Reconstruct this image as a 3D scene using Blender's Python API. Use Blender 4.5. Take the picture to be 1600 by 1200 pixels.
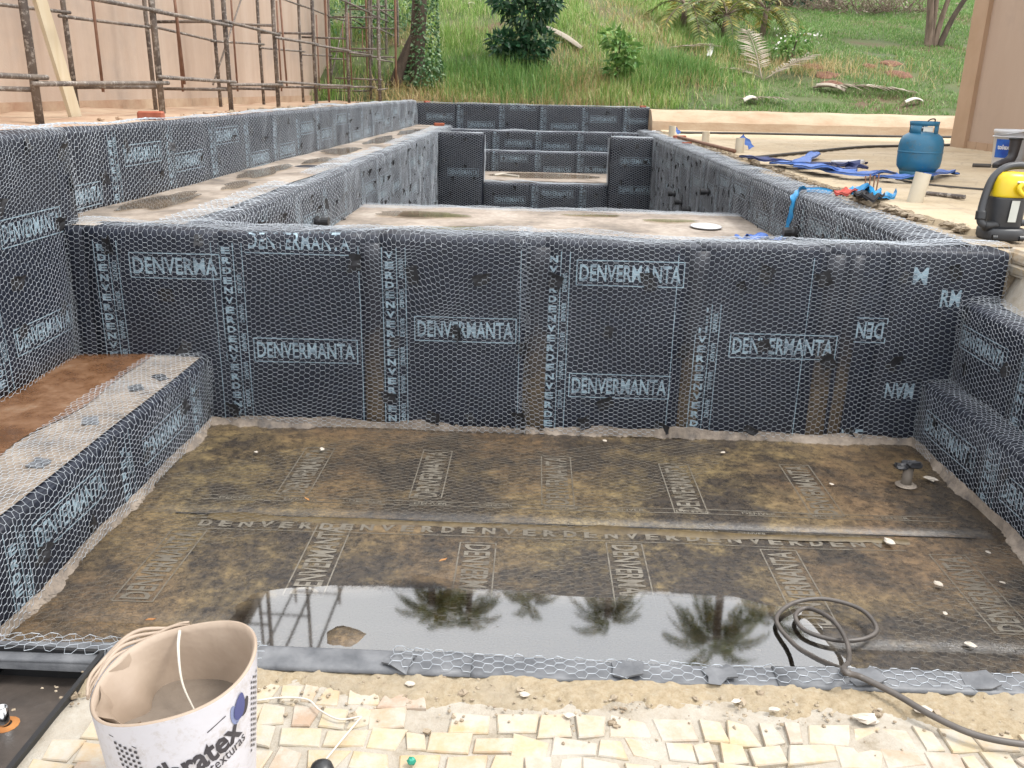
import bpy, math, random
import numpy as np
from mathutils import Matrix, Vector

# ------------------------------------------------------------------ camera, sky, sun, exposure
scene = bpy.context.scene
for o in list(bpy.data.objects):
    bpy.data.objects.remove(o)
COL = scene.collection
F_PX, ROLL, CAM_Z = 1380.0, math.radians(1.3), 0.72
PITCH = math.atan(459.8 / F_PX)
YAW = math.atan(29.6 / math.hypot(F_PX, 459.8))
cd = bpy.data.cameras.new('camera')
cam = bpy.data.objects.new('camera', cd)
COL.objects.link(cam)
cam.matrix_world = (Matrix.Translation((0, 0, CAM_Z)) @ Matrix.Rotation(YAW, 4, 'Z')
                    @ Matrix.Rotation(math.pi / 2 - PITCH, 4, 'X') @ Matrix.Rotation(ROLL, 4, 'Z'))
cd.sensor_width = 36
cd.lens = 36 * F_PX / 1600
cd.clip_start, cd.clip_end = 0.05, 2000
scene.camera = cam
scene.render.resolution_x, scene.render.resolution_y = 1024, 768

SUN_EL, SUN_AZ = math.radians(60), math.radians(95)
world = bpy.data.worlds.new('World')
scene.world = world
world.use_nodes = True
wn = world.node_tree
wn.nodes.clear()
sky = wn.nodes.new('ShaderNodeTexSky')
sky.sky_type = 'NISHITA'
sky.sun_disc = False
sky.sun_elevation = SUN_EL
sky.sun_rotation = SUN_AZ
sky.air_density, sky.dust_density, sky.ozone_density = 1.0, 7.0, 1.0
hs = wn.nodes.new('ShaderNodeHueSaturation')
hs.inputs['Saturation'].default_value = 0.22
bg = wn.nodes.new('ShaderNodeBackground')
bg.inputs['Strength'].default_value = 0.15
wo = wn.nodes.new('ShaderNodeOutputWorld')
wn.links.new(sky.outputs[0], hs.inputs['Color'])
# an even bright cloud layer over the clear sky, lightly mottled
wtc = wn.nodes.new('ShaderNodeTexCoord')
wnz = wn.nodes.new('ShaderNodeTexNoise')
wnz.inputs['Scale'].default_value = 2.2
wnz.inputs['Detail'].default_value = 5
wrp = wn.nodes.new('ShaderNodeValToRGB')
wrp.color_ramp.elements[0].position, wrp.color_ramp.elements[1].position = 0.3, 0.7
wrp.color_ramp.elements[0].color, wrp.color_ramp.elements[1].color = (0.80, 0.83, 0.88, 1), (1, 1, 1, 1)
wmul = wn.nodes.new('ShaderNodeVectorMath')
wmul.operation = 'SCALE'
wmul.inputs['Scale'].default_value = 8.0
wmx = wn.nodes.new('ShaderNodeMix')
wmx.data_type = 'RGBA'
wmx.inputs[0].default_value = 0.85
wn.links.new(wtc.outputs['Generated'], wnz.inputs['Vector'])
wn.links.new(wnz.outputs['Fac'], wrp.inputs[0])
wn.links.new(wrp.outputs[0], wmul.inputs[0])
wn.links.new(hs.outputs[0], wmx.inputs[6])
wn.links.new(wmul.outputs[0], wmx.inputs[7])
wn.links.new(wmx.outputs[2], bg.inputs['Color'])
wn.links.new(bg.outputs[0], wo.inputs['Surface'])
sd = bpy.data.lights.new('sun', 'SUN')
sd.energy, sd.angle, sd.color = 1.3, math.radians(14), (1, 0.97, 0.92)
sun = bpy.data.objects.new('sun', sd)
COL.objects.link(sun)
sv = Vector((math.sin(SUN_AZ) * math.cos(SUN_EL), math.cos(SUN_AZ) * math.cos(SUN_EL), math.sin(SUN_EL)))
sun.rotation_euler = sv.to_track_quat('Z', 'Y').to_euler()
vs = scene.view_settings
vs.view_transform, vs.look, vs.gamma, vs.use_curve_mapping = 'Standard', 'None', 1.0, False
vs.exposure = 1.28

# ------------------------------------------------------------------ helpers
RC = np.array(cam.matrix_world.to_3x3())
CP = np.array([0, 0, CAM_Z])


def ray(u, v):
    return RC @ np.array([(u - 800) / F_PX, -(v - 600) / F_PX, -1.0])


def atz(u, v, z):
    d = ray(u, v)
    return CP + d * (z - CAM_Z) / d[2]


def aty(u, v, y):
    d = ray(u, v)
    return CP + d * y / d[1]


def atx(u, v, x):
    d = ray(u, v)
    return CP + d * x / d[0]


W = {}


def rng(s):
    return np.random.default_rng(s)


def noise(x, y, seed=0, f=1.0, n=7):
    r = rng(seed + 9137)
    s = np.zeros(np.broadcast(x, y).shape)
    for i in range(n):
        a = r.uniform(0, 2 * math.pi)
        k = f * r.uniform(0.6, 2.6)
        s = s + np.sin(k * (math.cos(a) * x + math.sin(a) * y) * 6.283 + r.uniform(0, 6.28)) / n ** 0.5
    return s * 0.7


def link(o, parent=None, loc=None):
    COL.objects.link(o)
    if parent is not None:
        o.parent = parent
        o.matrix_parent_inverse = W[parent].inverted()
    if loc is not None:
        o.location = loc
    W[o] = Matrix.Translation(loc) if loc is not None else Matrix.Identity(4)
    return o


def tag(o, label=None, cat=None, group=None, kind=None):
    if label: o['label'] = label
    if cat: o['category'] = cat
    if group: o['group'] = group
    if kind: o['kind'] = kind
    return o


def make_mesh(name, V, F, mat=None, smooth=False):
    """V (n,3); F list of faces or an (m,k) int array"""
    me = bpy.data.meshes.new(name)
    V = np.asarray(V, dtype=np.float32)
    if isinstance(F, np.ndarray):
        m, k = F.shape
        me.vertices.add(len(V))
        me.vertices.foreach_set('co', V.ravel())
        me.loops.add(m * k)
        me.loops.foreach_set('vertex_index', F.astype(np.int32).ravel())
        me.polygons.add(m)
        me.polygons.foreach_set('loop_start', np.arange(0, m * k, k, dtype=np.int32))
        me.polygons.foreach_set('loop_total', np.full(m, k, dtype=np.int32))
        me.update(calc_edges=True)
    else:
        me.from_pydata([tuple(map(float, v)) for v in V], [], [tuple(int(i) for i in f) for f in F])
        me.update()
    if smooth:
        me.polygons.foreach_set('use_smooth', np.ones(len(me.polygons), dtype=bool))
    if mat:
        me.materials.append(MAT[mat] if isinstance(mat, str) else mat)
    return me


def part(name, V, F, mat, parent, smooth=False, kind=None):
    o = bpy.data.objects.new(name, make_mesh(name, V, F, mat, smooth))
    link(o, parent)
    if kind: o['kind'] = kind
    return o


def top(name, V, F, mat, label=None, cat=None, group=None, kind=None, smooth=False):
    V = np.asarray(V, dtype=float)
    lo, hi = V.min(0), V.max(0)
    loc = np.array([(lo[0] + hi[0]) / 2, (lo[1] + hi[1]) / 2, lo[2]])
    o = bpy.data.objects.new(name, make_mesh(name, V - loc, F, mat, smooth))
    link(o, None, tuple(loc))
    return tag(o, label, cat, group, kind)


def root(name, loc, label, cat, group=None):
    o = bpy.data.objects.new(name, None)
    o.empty_display_size = 0.1
    link(o, None, tuple(map(float, loc)))
    return tag(o, label, cat, group)


def copy_tree(o, shift, label=None, group=None):
    """a thing moved by shift, with copies of its parts and sub-parts"""
    c = o.copy()
    COL.objects.link(c)
    c.location = Vector(o.location) + Vector(shift)
    if label: c['label'] = label
    if group: c['group'] = group
    for ch in list(o.children):
        d = ch.copy()
        COL.objects.link(d)
        d.parent = c
        for g in list(ch.children):
            e = g.copy()
            COL.objects.link(e)
            e.parent = d
    return c


class MB:
    """collects pieces of ONE part"""
    def __init__(s):
        s.V, s.F, s.n = [], [], 0

    def add(s, V, F):
        V = np.asarray(V, dtype=float)
        s.V.append(V)
        s.F += [tuple(int(i) + s.n for i in f) for f in F]
        s.n += len(V)
        return s

    def get(s):
        return np.concatenate(s.V), s.F


def box(x0, x1, y0, y1, z0, z1, b=0.0):
    if b <= 0:
        V = [(x, y, z) for z in (z0, z1) for y in (y0, y1) for x in (x0, x1)]
        F = [(0, 2, 3, 1), (4, 5, 7, 6), (0, 1, 5, 4), (2, 6, 7, 3), (0, 4, 6, 2), (1, 3, 7, 5)]
        return np.array(V, float), F
    # chamfered: stacked rings
    def ring(i, z):
        return [(x0 + i + b, y0 + i, z), (x1 - i - b, y0 + i, z), (x1 - i, y0 + i + b, z), (x1 - i, y1 - i - b, z),
                (x1 - i - b, y1 - i, z), (x0 + i + b, y1 - i, z), (x0 + i, y1 - i - b, z), (x0 + i, y0 + i + b, z)]
    V = ring(b, z0) + ring(0, z0 + b) + ring(0, z1 - b) + ring(b, z1)
    F = [tuple(range(7, -1, -1)), tuple(range(24, 32))]
    for k in range(3):
        for i in range(8):
            j = (i + 1) % 8
            F.append((k * 8 + i, k * 8 + j, k * 8 + 8 + j, k * 8 + 8 + i))
    return np.array(V, float), F


def tube(P, r, n=8, cap=True):
    P = np.asarray(P, float)
    m = len(P)
    r = np.broadcast_to(np.asarray(r, float), (m,))
    T = np.gradient(P, axis=0)
    T /= np.linalg.norm(T, axis=1, keepdims=True) + 1e-9
    a = np.array([0, 0, 1.0]) if abs(T[0][2]) < 0.9 else np.array([1.0, 0, 0])
    V = []
    nx = np.cross(T[0], a)
    for i in range(m):
        nx = nx - T[i] * nx.dot(T[i])
        nx /= np.linalg.norm(nx) + 1e-9
        ny = np.cross(T[i], nx)
        for k in range(n):
            t = 2 * math.pi * k / n
            V.append(P[i] + r[i] * (math.cos(t) * nx + math.sin(t) * ny))
    F = []
    for i in range(m - 1):
        for k in range(n):
            j = (k + 1) % n
            F.append((i * n + k, i * n + j, i * n + n + j, i * n + n + k))
    if cap:
        F.append(tuple(range(n - 1, -1, -1)))
        F.append(tuple(range((m - 1) * n, m * n)))
    return np.array(V), F


def spline(P, k=6):
    """Catmull-Rom through P"""
    P = np.asarray(P, float)
    Q = np.vstack([2 * P[0] - P[1], P, 2 * P[-1] - P[-2]])
    out = []
    for i in range(1, len(Q) - 2):
        for t in np.linspace(0, 1, k, endpoint=False):
            a, b, c, d = Q[i - 1], Q[i], Q[i + 1], Q[i + 2]
            out.append(0.5 * (2 * b + (c - a) * t + (2 * a - 5 * b + 4 * c - d) * t * t + (3 * b - a - 3 * c + d) * t ** 3))
    out.append(P[-1])
    return np.array(out)


def lathe(prof, c, n=32, a0=0, a1=2 * math.pi, sx=1.0, sy=1.0):
    full = abs(a1 - a0 - 2 * math.pi) < 1e-6
    m = n if full else n + 1
    V, F = [], []
    for (r, z) in prof:
        for k in range(m):
            t = a0 + (a1 - a0) * k / n
            V.append((c[0] + r * sx * math.cos(t), c[1] + r * sy * math.sin(t), c[2] + z))
    for i in range(len(prof) - 1):
        for k in range(n):
            j = (k + 1) % m
            F.append((i * m + k, i * m + j, i * m + m + j, i * m + m + k))
    return np.array(V), F


def grid(nu, nv):
    i, j = np.meshgrid(np.arange(nu - 1), np.arange(nv - 1), indexing='ij')
    a = (i * nv + j).ravel()
    return np.stack([a, a + nv, a + nv + 1, a + 1], 1)


# ------------------------------------------------------------------ materials
MAT = {}


class NT:
    def __init__(s, name, alb=0.73):
        s.alb = alb
        s.m = bpy.data.materials.new(name)
        s.m.use_nodes = True
        s.t = s.m.node_tree
        s.b = s.t.nodes['Principled BSDF']
        s.out = s.t.nodes['Material Output']
        s.pos = s.t.nodes.new('ShaderNodeNewGeometry')
        MAT[name] = s.m

    def noise(s, scale, detail=4, rough=0.55, vec=None, stretch=None, coord='world'):
        n = s.t.nodes.new('ShaderNodeTexNoise')
        n.inputs['Scale'].default_value = scale
        n.inputs['Detail'].default_value = detail
        n.inputs['Roughness'].default_value = rough
        v = vec or s.pos.outputs['Position']
        if stretch:
            mp = s.t.nodes.new('ShaderNodeMapping')
            mp.inputs['Scale'].default_value = stretch
            s.t.links.new(v, mp.inputs['Vector'])
            v = mp.outputs[0]
        s.t.links.new(v, n.inputs['Vector'])
        return n.outputs['Fac']

    def vor(s, scale, feature='F1', out='Distance', stretch=None):
        n = s.t.nodes.new('ShaderNodeTexVoronoi')
        n.feature = feature
        n.inputs['Scale'].default_value = scale
        v = s.pos.outputs['Position']
        if stretch:
            mp = s.t.nodes.new('ShaderNodeMapping')
            mp.inputs['Scale'].default_value = stretch
            s.t.links.new(v, mp.inputs['Vector'])
            v = mp.outputs[0]
        s.t.links.new(v, n.inputs['Vector'])
        return n.outputs[out]

    def ramp(s, fac, stops):
        n = s.t.nodes.new('ShaderNodeValToRGB')
        e = n.color_ramp.elements
        while len(e) < len(stops):
            e.new(0.5)
        for i, (p, c) in enumerate(stops):
            e[i].position = p
            if not isinstance(c, (tuple, list)): c = (c, c, c)
            e[i].color = (*c, 1)
        s.t.links.new(fac, n.inputs[0])
        return n.outputs[0]

    def mix(s, fac, a, b, blend='MIX'):
        n = s.t.nodes.new('ShaderNodeMix')
        n.data_type = 'RGBA'
        n.blend_type = blend
        for k, v in ((0, fac), (6, a), (7, b)):
            if isinstance(v, (int, float)):
                n.inputs[k].default_value = v if k == 0 else (v, v, v, 1)
            elif isinstance(v, (tuple, list)):
                n.inputs[k].default_value = (*v, 1)
            else:
                s.t.links.new(v, n.inputs[k])
        return n.outputs[2]

    def math(s, op, a, b=0.0):
        n = s.t.nodes.new('ShaderNodeMath')
        n.operation = op
        for k, v in ((0, a), (1, b)):
            if isinstance(v, (int, float)): n.inputs[k].default_value = v
            else: s.t.links.new(v, n.inputs[k])
        return n.outputs[0]

    def island(s):
        return s.pos.outputs['Random Per Island']

    def objrand(s):
        return s.t.nodes.new('ShaderNodeObjectInfo').outputs['Random']

    def set(s, color=None, rough=None, metal=None, bump=None, bd=0.01, bs=0.5, spec=None):
        def put(name, v):
            if isinstance(v, (int, float)): s.b.inputs[name].default_value = v
            elif isinstance(v, (tuple, list)): s.b.inputs[name].default_value = (*v, 1)
            else: s.t.links.new(v, s.b.inputs[name])
        if color is not None:
            if isinstance(color, (tuple, list)): put('Base Color', tuple(c * s.alb for c in color))
            else: put('Base Color', s.mix(1.0, color, (s.alb,) * 3, 'MULTIPLY'))
        if rough is not None: put('Roughness', rough)
        if metal is not None: put('Metallic', metal)
        if spec is not None: put('Specular IOR Level', spec)
        if bump is not None:
            n = s.t.nodes.new('ShaderNodeBump')
            n.inputs['Distance'].default_value = bd
            n.inputs['Strength'].default_value = bs
            s.t.links.new(bump, n.inputs['Height'])
            s.t.links.new(n.outputs[0], s.b.inputs['Normal'])
        return s


def simple(name, c1, c2=None, scale=8, rough=0.6, metal=0.0, bump=0.0, detail=5, spec=None, stretch=None):
    n = NT(name)
    nz = n.noise(scale, detail, stretch=stretch)
    col = n.ramp(nz, [(0.3, c1), (0.7, c2)]) if c2 else c1
    n.set(color=col, rough=rough, metal=metal, spec=spec)
    if bump: n.set(bump=n.noise(scale * 4, 6), bd=bump, bs=0.6)
    return n


# membrane: dark bitumen film, dusty, muddy in places
n = NT('membrane', 0.52)
dust = n.ramp(n.noise(2.2, 6, 0.65), [(0.45, 0.0), (0.8, 1.0)])
sm = n.noise(38, 3)
base = n.mix(n.ramp(sm, [(0.35, 0), (0.65, 1)]), (0.010, 0.014, 0.028), (0.023, 0.030, 0.054))
col = n.mix(n.math('MULTIPLY', dust, 0.18), base, (0.075, 0.075, 0.08))
n.set(color=col, rough=n.ramp(n.noise(9), [(0.3, 0.45), (0.7, 0.62)]), bump=sm, bd=0.004, bs=0.6, spec=0.4)
n = NT('muddy_membrane', 0.60)
sx = n.t.nodes.new('ShaderNodeSeparateXYZ')
n.t.links.new(n.pos.outputs['Position'], sx.inputs[0])
splash = n.math('ADD', n.math('MULTIPLY', sx.outputs[2], -2.2), n.math('MULTIPLY', n.noise(9, 6, 0.7), 1.1))
fac = n.ramp(n.math('SUBTRACT', splash, 1.55), [(0.0, 0), (0.75, 1)])
mud = n.mix(n.ramp(n.noise(30, 5, 0.7), [(0.35, 0), (0.65, 1)]), (0.06, 0.045, 0.032), (0.15, 0.105, 0.06))
n.set(color=n.mix(fac, (0.016, 0.019, 0.032), mud), rough=0.55, bump=n.noise(40), bd=0.004)
n = NT('print_ink')
col = n.mix(n.ramp(n.noise(16, 6, 0.7), [(0.42, 0), (0.66, 1)]), (0.36, 0.49, 0.57), (0.12, 0.16, 0.20))
n.set(color=col, rough=0.5)
n = NT('floor_membrane', 0.70)
silt = n.ramp(n.noise(1.7, 9, 0.74), [(0.45, 0), (0.57, 1)])
fine = n.ramp(n.noise(34, 7, 0.8), [(0.40, 0), (0.62, 1)])
fine2 = n.ramp(n.noise(13, 9, 0.82), [(0.42, 0), (0.60, 1)])
base = n.mix(fine, (0.024, 0.021, 0.020), (0.090, 0.070, 0.050))
rust = n.mix(n.ramp(n.noise(0.8, 4), [(0.42, 0), (0.6, 1)]), (0.36, 0.265, 0.12), (0.26, 0.165, 0.085))
k1 = n.math('MULTIPLY', n.math('MULTIPLY', silt, n.math('ADD', n.math('MULTIPLY', fine2, 0.7), 0.3)), n.math('ADD', n.math('MULTIPLY', fine, 0.45), 0.5))
n.set(color=n.mix(k1, base, rust), rough=n.ramp(fine2, [(0, 0.16), (1, 0.42)]), bump=n.noise(40, 6, 0.7), bd=0.006, bs=0.7)
n = NT('silt', 0.30)
a = n.ramp(n.noise(12, 8, 0.75), [(0.32, (0.11, 0.075, 0.035)), (0.5, (0.27, 0.185, 0.075)), (0.7, (0.40, 0.29, 0.13))])
n.set(color=a, rough=0.55, bump=n.noise(50, 6), bd=0.004)
n = NT('floor_ink', 0.42)
k = n.math('MAXIMUM', n.ramp(n.noise(1.7, 8, 0.68), [(0.40, 0.1), (0.70, 1)]), n.ramp(n.noise(26, 5, 0.7), [(0.42, 0), (0.68, 1)]))
n.set(color=n.mix(k, (0.44, 0.40, 0.33), (0.17, 0.135, 0.095)), rough=0.4)
n = NT('wire', 0.66)
n.set(color=n.mix(n.noise(14), (0.46, 0.52, 0.59), (0.80, 0.84, 0.88)), rough=0.42, metal=0.2)
# pale dried mud on the ledges
n = NT('ledge_mud')
a = n.ramp(n.noise(1.9, 9, 0.7), [(0.34, (0.13, 0.11, 0.09)), (0.46, (0.30, 0.245, 0.195)), (0.55, (0.43, 0.36, 0.295)), (0.72, (0.56, 0.50, 0.43))])
n.set(color=n.mix(n.ramp(n.noise(20, 6), [(0.4, 0), (0.8, 0.6)]), a, (0.20, 0.16, 0.13)), rough=0.75, bump=n.noise(25, 8), bd=0.01)
n = NT('bench_mud', 0.52)
a = n.ramp(n.noise(3.2, 9, 0.74), [(0.32, (0.12, 0.058, 0.03)), (0.48, (0.25, 0.12, 0.055)), (0.58, (0.33, 0.175, 0.09)), (0.72, (0.42, 0.30, 0.20))])
n.set(color=a, rough=n.ramp(n.noise(3.2, 9, 0.74), [(0.4, 0.12), (0.6, 0.6)]), bump=n.noise(30, 6), bd=0.006)
n = NT('mortar', 0.66)
a = n.ramp(n.noise(5, 8, 0.7), [(0.3, (0.28, 0.21, 0.14)), (0.52, (0.46, 0.37, 0.26)), (0.75, (0.62, 0.54, 0.43))])
n.set(color=a, rough=0.9, bump=n.noise(28, 9, 0.7), bd=0.015, bs=0.8)
n = NT('bench_mortar', 0.72)
a = n.ramp(n.noise(6, 9, 0.75), [(0.34, (0.13, 0.115, 0.105)), (0.5, (0.30, 0.245, 0.195)), (0.72, (0.47, 0.40, 0.33))])
n.set(color=a, rough=0.9, bump=n.noise(28, 9, 0.7), bd=0.012, bs=0.8)
n = NT('white_mortar', 0.53)
a = n.ramp(n.noise(7, 10, 0.78), [(0.33, (0.40, 0.33, 0.23)), (0.45, (0.58, 0.51, 0.41)), (0.68, (0.72, 0.67, 0.58))])
n.set(color=a, rough=0.9, bump=n.noise(34, 9, 0.7), bd=0.012, bs=0.7)
n = NT('sand', 0.48)
a = n.ramp(n.noise(60, 6, 0.8), [(0.3, (0.44, 0.33, 0.19)), (0.5, (0.63, 0.50, 0.32)), (0.75, (0.75, 0.66, 0.50))])
a = n.mix(n.ramp(n.noise(5, 4), [(0.4, 0), (0.7, 0.6)]), a, (0.58, 0.50, 0.38))
n.set(color=a, rough=0.95, bump=n.noise(90, 6, 0.8), bd=0.008, bs=0.7)
n = NT('stone_tile', 0.49)
a = n.ramp(n.objrand(), [(0.0, (0.74, 0.52, 0.25)), (0.35, (0.78, 0.62, 0.37)), (0.7, (0.72, 0.52, 0.31)), (1.0, (0.62, 0.43, 0.30))])
sm = n.ramp(n.noise(11, 8, 0.72), [(0.38, 0.05), (0.60, 0.95)])
n.set(color=n.mix(sm, a, (0.74, 0.68, 0.58)), rough=0.7, bump=n.noise(40, 6), bd=0.006)
n = NT('deck')
a = n.ramp(n.noise(0.9, 9, 0.66), [(0.3, (0.48, 0.36, 0.22)), (0.5, (0.60, 0.48, 0.32)), (0.72, (0.66, 0.55, 0.40))])
a = n.mix(n.ramp(n.noise(45, 5, 0.7), [(0.5, 0), (0.8, 0.45)]), a, (0.40, 0.31, 0.20))
a = n.mix(n.ramp(n.noise(3.5, 8, 0.75), [(0.52, 0), (0.66, 0.55)]), a, (0.36, 0.285, 0.20))
a = n.mix(n.ramp(n.vor(2.4, 'DISTANCE_TO_EDGE'), [(0.0, 0.55), (0.03, 0)]), a, (0.42, 0.34, 0.24))
n.set(color=a, rough=0.9, bump=n.noise(30, 8), bd=0.01)
n = NT('kerb_concrete')
a = n.ramp(n.noise(1.2, 8, 0.7, stretch=(1, 1, 3)), [(0.3, (0.42, 0.28, 0.17)), (0.55, (0.55, 0.42, 0.29)), (0.8, (0.60, 0.50, 0.37))])
n.set(color=a, rough=0.9, bump=n.noise(20, 6), bd=0.01)
n = NT('peach_render')
st = n.noise(1.6, 5, 0.6, stretch=(1.0, 2.2, 0.12))
a = n.ramp(st, [(0.3, (0.49, 0.36, 0.27)), (0.5, (0.55, 0.42, 0.325)), (0.7, (0.59, 0.465, 0.37))])
a = n.mix(n.ramp(n.noise(7, 7), [(0.5, 0), (0.8, 0.35)]), a, (0.45, 0.34, 0.27))
a = n.mix(n.ramp(n.noise(0.9, 7, 0.7), [(0.5, 0), (0.62, 0.55)]), a, (0.44, 0.36, 0.30))
a = n.mix(n.ramp(n.noise(30, 4, 0.8), [(0.66, 0), (0.72, 0.6)]), a, (0.62, 0.56, 0.49))
n.set(color=a, rough=0.9, bump=n.noise(60, 5), bd=0.004)
n = NT('tan_render')
a = n.ramp(n.noise(1.1, 6, 0.6, stretch=(1, 1, 0.3)), [(0.3, (0.47, 0.34, 0.255)), (0.7, (0.54, 0.405, 0.31))])
a = n.mix(n.ramp(n.noise(2.6, 7, 0.7), [(0.55, 0), (0.72, 0.5)]), a, (0.44, 0.33, 0.26))
a = n.mix(n.ramp(n.noise(40, 4, 0.8), [(0.68, 0), (0.74, 0.5)]), a, (0.62, 0.54, 0.46))
n.set(color=a, rough=0.85, bump=n.noise(80, 4), bd=0.003)
simple('tan_trim', (0.44, 0.29, 0.18), (0.50, 0.34, 0.225), 3, 0.85, bump=0.003)
simple('red_soil', (0.14, 0.058, 0.036), (0.25, 0.12, 0.075), 9, 0.95, bump=0.02)
simple('terrace_soil', (0.40, 0.24, 0.15), (0.56, 0.42, 0.29), 2.5, 0.95, bump=0.02)
n = NT('hill_soil')
p = n.ramp(n.noise(0.55, 6, 0.6), [(0.38, (0.06, 0.10, 0.03)), (0.55, (0.10, 0.135, 0.04)), (0.62, (0.13, 0.075, 0.045)), (0.72, (0.15, 0.055, 0.035))])
n.set(color=n.mix(n.ramp(n.noise(25, 6, 0.8), [(0.4, 0), (0.7, 0.7)]), p, (0.15, 0.125, 0.06)), rough=0.95, bump=n.noise(15, 8), bd=0.05)


def leafmat(name, stops, rough=0.5, trans=0.25):
    n = NT(name, 0.92)
    n.set(color=n.ramp(n.island(), stops), rough=rough, spec=0.35)
    tr = n.t.nodes.new('ShaderNodeBsdfTranslucent')
    n.t.links.new(n.b.inputs['Base Color'].links[0].from_socket, tr.inputs['Color'])
    mx = n.t.nodes.new('ShaderNodeMixShader')
    mx.inputs[0].default_value = trans
    n.t.links.new(n.b.outputs[0], mx.inputs[1])
    n.t.links.new(tr.outputs[0], mx.inputs[2])
    n.t.links.new(mx.outputs[0], n.out.inputs['Surface'])


leafmat('tall_grass', [(0, (0.122, 0.245, 0.044)), (0.4, (0.202, 0.362, 0.070)), (0.7, (0.308, 0.453, 0.120)), (0.9, (0.552, 0.544, 0.260)), (1, (0.640, 0.634, 0.378))])
leafmat('lawn_grass', [(0, (0.093, 0.208, 0.047)), (0.5, (0.151, 0.296, 0.070)), (0.85, (0.243, 0.368, 0.119)), (1, (0.455, 0.450, 0.238))])
leafmat('dry_grass', [(0, (0.330, 0.237, 0.099)), (0.5, (0.495, 0.374, 0.171)), (1, (0.616, 0.506, 0.286))])
leafmat('dark_leaf', [(0, (0.018, 0.058, 0.029)), (0.6, (0.036, 0.104, 0.049)), (0.9, (0.072, 0.156, 0.078)), (1, (0.156, 0.234, 0.130))], 0.3)
leafmat('ivy_leaf', [(0, (0.039, 0.111, 0.039)), (0.6, (0.098, 0.195, 0.078)), (1, (0.286, 0.377, 0.221))], 0.4)
leafmat('fresh_leaf', [(0, (0.072, 0.180, 0.036)), (0.6, (0.144, 0.276, 0.072)), (1, (0.252, 0.384, 0.108))], 0.45)
leafmat('palm_leaf', [(0, (0.081, 0.121, 0.032)), (0.6, (0.178, 0.218, 0.049)), (1, (0.463, 0.356, 0.097))], 0.4)
leafmat('dry_frond', [(0, (0.24, 0.19, 0.14)), (0.6, (0.36, 0.30, 0.23)), (1, (0.48, 0.43, 0.35))], 0.7)
leafmat('petal', [(0, (0.7, 0.68, 0.6)), (1, (0.8, 0.8, 0.76))], 0.5)
simple('bark', (0.055, 0.042, 0.03), (0.15, 0.11, 0.08), 9, 0.9, bump=0.02, stretch=(1, 1, .25))
simple('pale_bark', (0.12, 0.085, 0.06), (0.27, 0.20, 0.15), 9, 0.9, bump=0.02, stretch=(1, 1, .25))
n = NT('scaffold_steel')
sp = n.ramp(n.noise(26, 5, 0.75), [(0.52, 0), (0.62, 1)])
c = n.ramp(n.noise(3, 4), [(0.35, (0.11, 0.09, 0.08)), (0.65, (0.25, 0.20, 0.16))])
n.set(color=n.mix(sp, c, (0.46, 0.42, 0.37)), rough=0.65, metal=0.25, bump=n.noise(60), bd=0.003)
simple('scaffold_rust', (0.20, 0.10, 0.06), (0.33, 0.18, 0.12), 12, 0.8, bump=0.003)
simple('board', (0.62, 0.50, 0.33), (0.70, 0.60, 0.43), 5, 0.7, stretch=(4, 4, .3))
simple('brick', (0.36, 0.085, 0.045), (0.47, 0.15, 0.08), 14, 0.85, bump=0.004)
simple('patch_rubber', (0.012, 0.012, 0.014), (0.035, 0.036, 0.042), 20, 0.55, bump=0.003)
simple('slate_patch', (0.085, 0.09, 0.10), (0.20, 0.205, 0.215), 14, 0.5, bump=0.003)
n = NT('gas_blue')
w = n.ramp(n.noise(12, 8, 0.75), [(0.52, 0), (0.66, 0.75)])
d2 = n.ramp(n.noise(30, 6, 0.8), [(0.60, 0), (0.70, 0.8)])
c = n.mix(w, (0.015, 0.15, 0.27), (0.06, 0.12, 0.15))
n.set(color=n.mix(d2, c, (0.22, 0.20, 0.17)), rough=0.45, bump=n.noise(25), bd=0.003)
simple('strap_blue', (0.05, 0.14, 0.48), (0.10, 0.22, 0.62), 9, 0.6)
simple('navy_canvas', (0.02, 0.03, 0.11), (0.05, 0.07, 0.2), 7, 0.8)
simple('ribbon_blue', (0.01, 0.23, 0.58), (0.04, 0.38, 0.72), 12, 0.35)
simple('cloth_red', (0.55, 0.06, 0.05), (0.68, 0.15, 0.11), 10, 0.8)
simple('cloth_black', (0.012, 0.012, 0.016), (0.03, 0.03, 0.035), 10, 0.8)
simple('black_plastic', (0.012, 0.013, 0.015), (0.026, 0.027, 0.03), 16, 0.42, bump=0.001)
simple('grey_plastic', (0.035, 0.037, 0.042), (0.055, 0.057, 0.062), 10, 0.45)
simple('yellow_plastic', (0.80, 0.55, 0.008), (0.84, 0.62, 0.02), 6, 0.35)
simple('label_paper', (0.62, 0.64, 0.58), (0.74, 0.75, 0.70), 6, 0.6)
simple('pvc', (0.66, 0.58, 0.43), (0.74, 0.67, 0.53), 6, 0.5)
simple('white_plastic', (0.66, 0.66, 0.68), (0.78, 0.78, 0.79), 4, 0.35)
simple('sole_rubber', (0.02, 0.018, 0.022), (0.05, 0.046, 0.05), 9, 0.5)
simple('hose_rubber', (0.075, 0.065, 0.058), (0.15, 0.13, 0.115), 11, 0.5)
simple('cord_black', (0.05, 0.045, 0.04), (0.10, 0.09, 0.08), 6, 0.7)
simple('string_white', (0.60, 0.55, 0.46), (0.72, 0.68, 0.60), 6, 0.8)
n = NT('bucket_white', 0.66)
sc = n.ramp(n.noise(22, 8, 0.8), [(0.50, 0), (0.62, 0.75)])
n.set(color=n.mix(sc, (0.72, 0.71, 0.76), (0.55, 0.50, 0.47)), rough=0.4, bump=n.noise(12, 3), bd=0.006)
n = NT('paint_film', 0.64)
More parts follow.
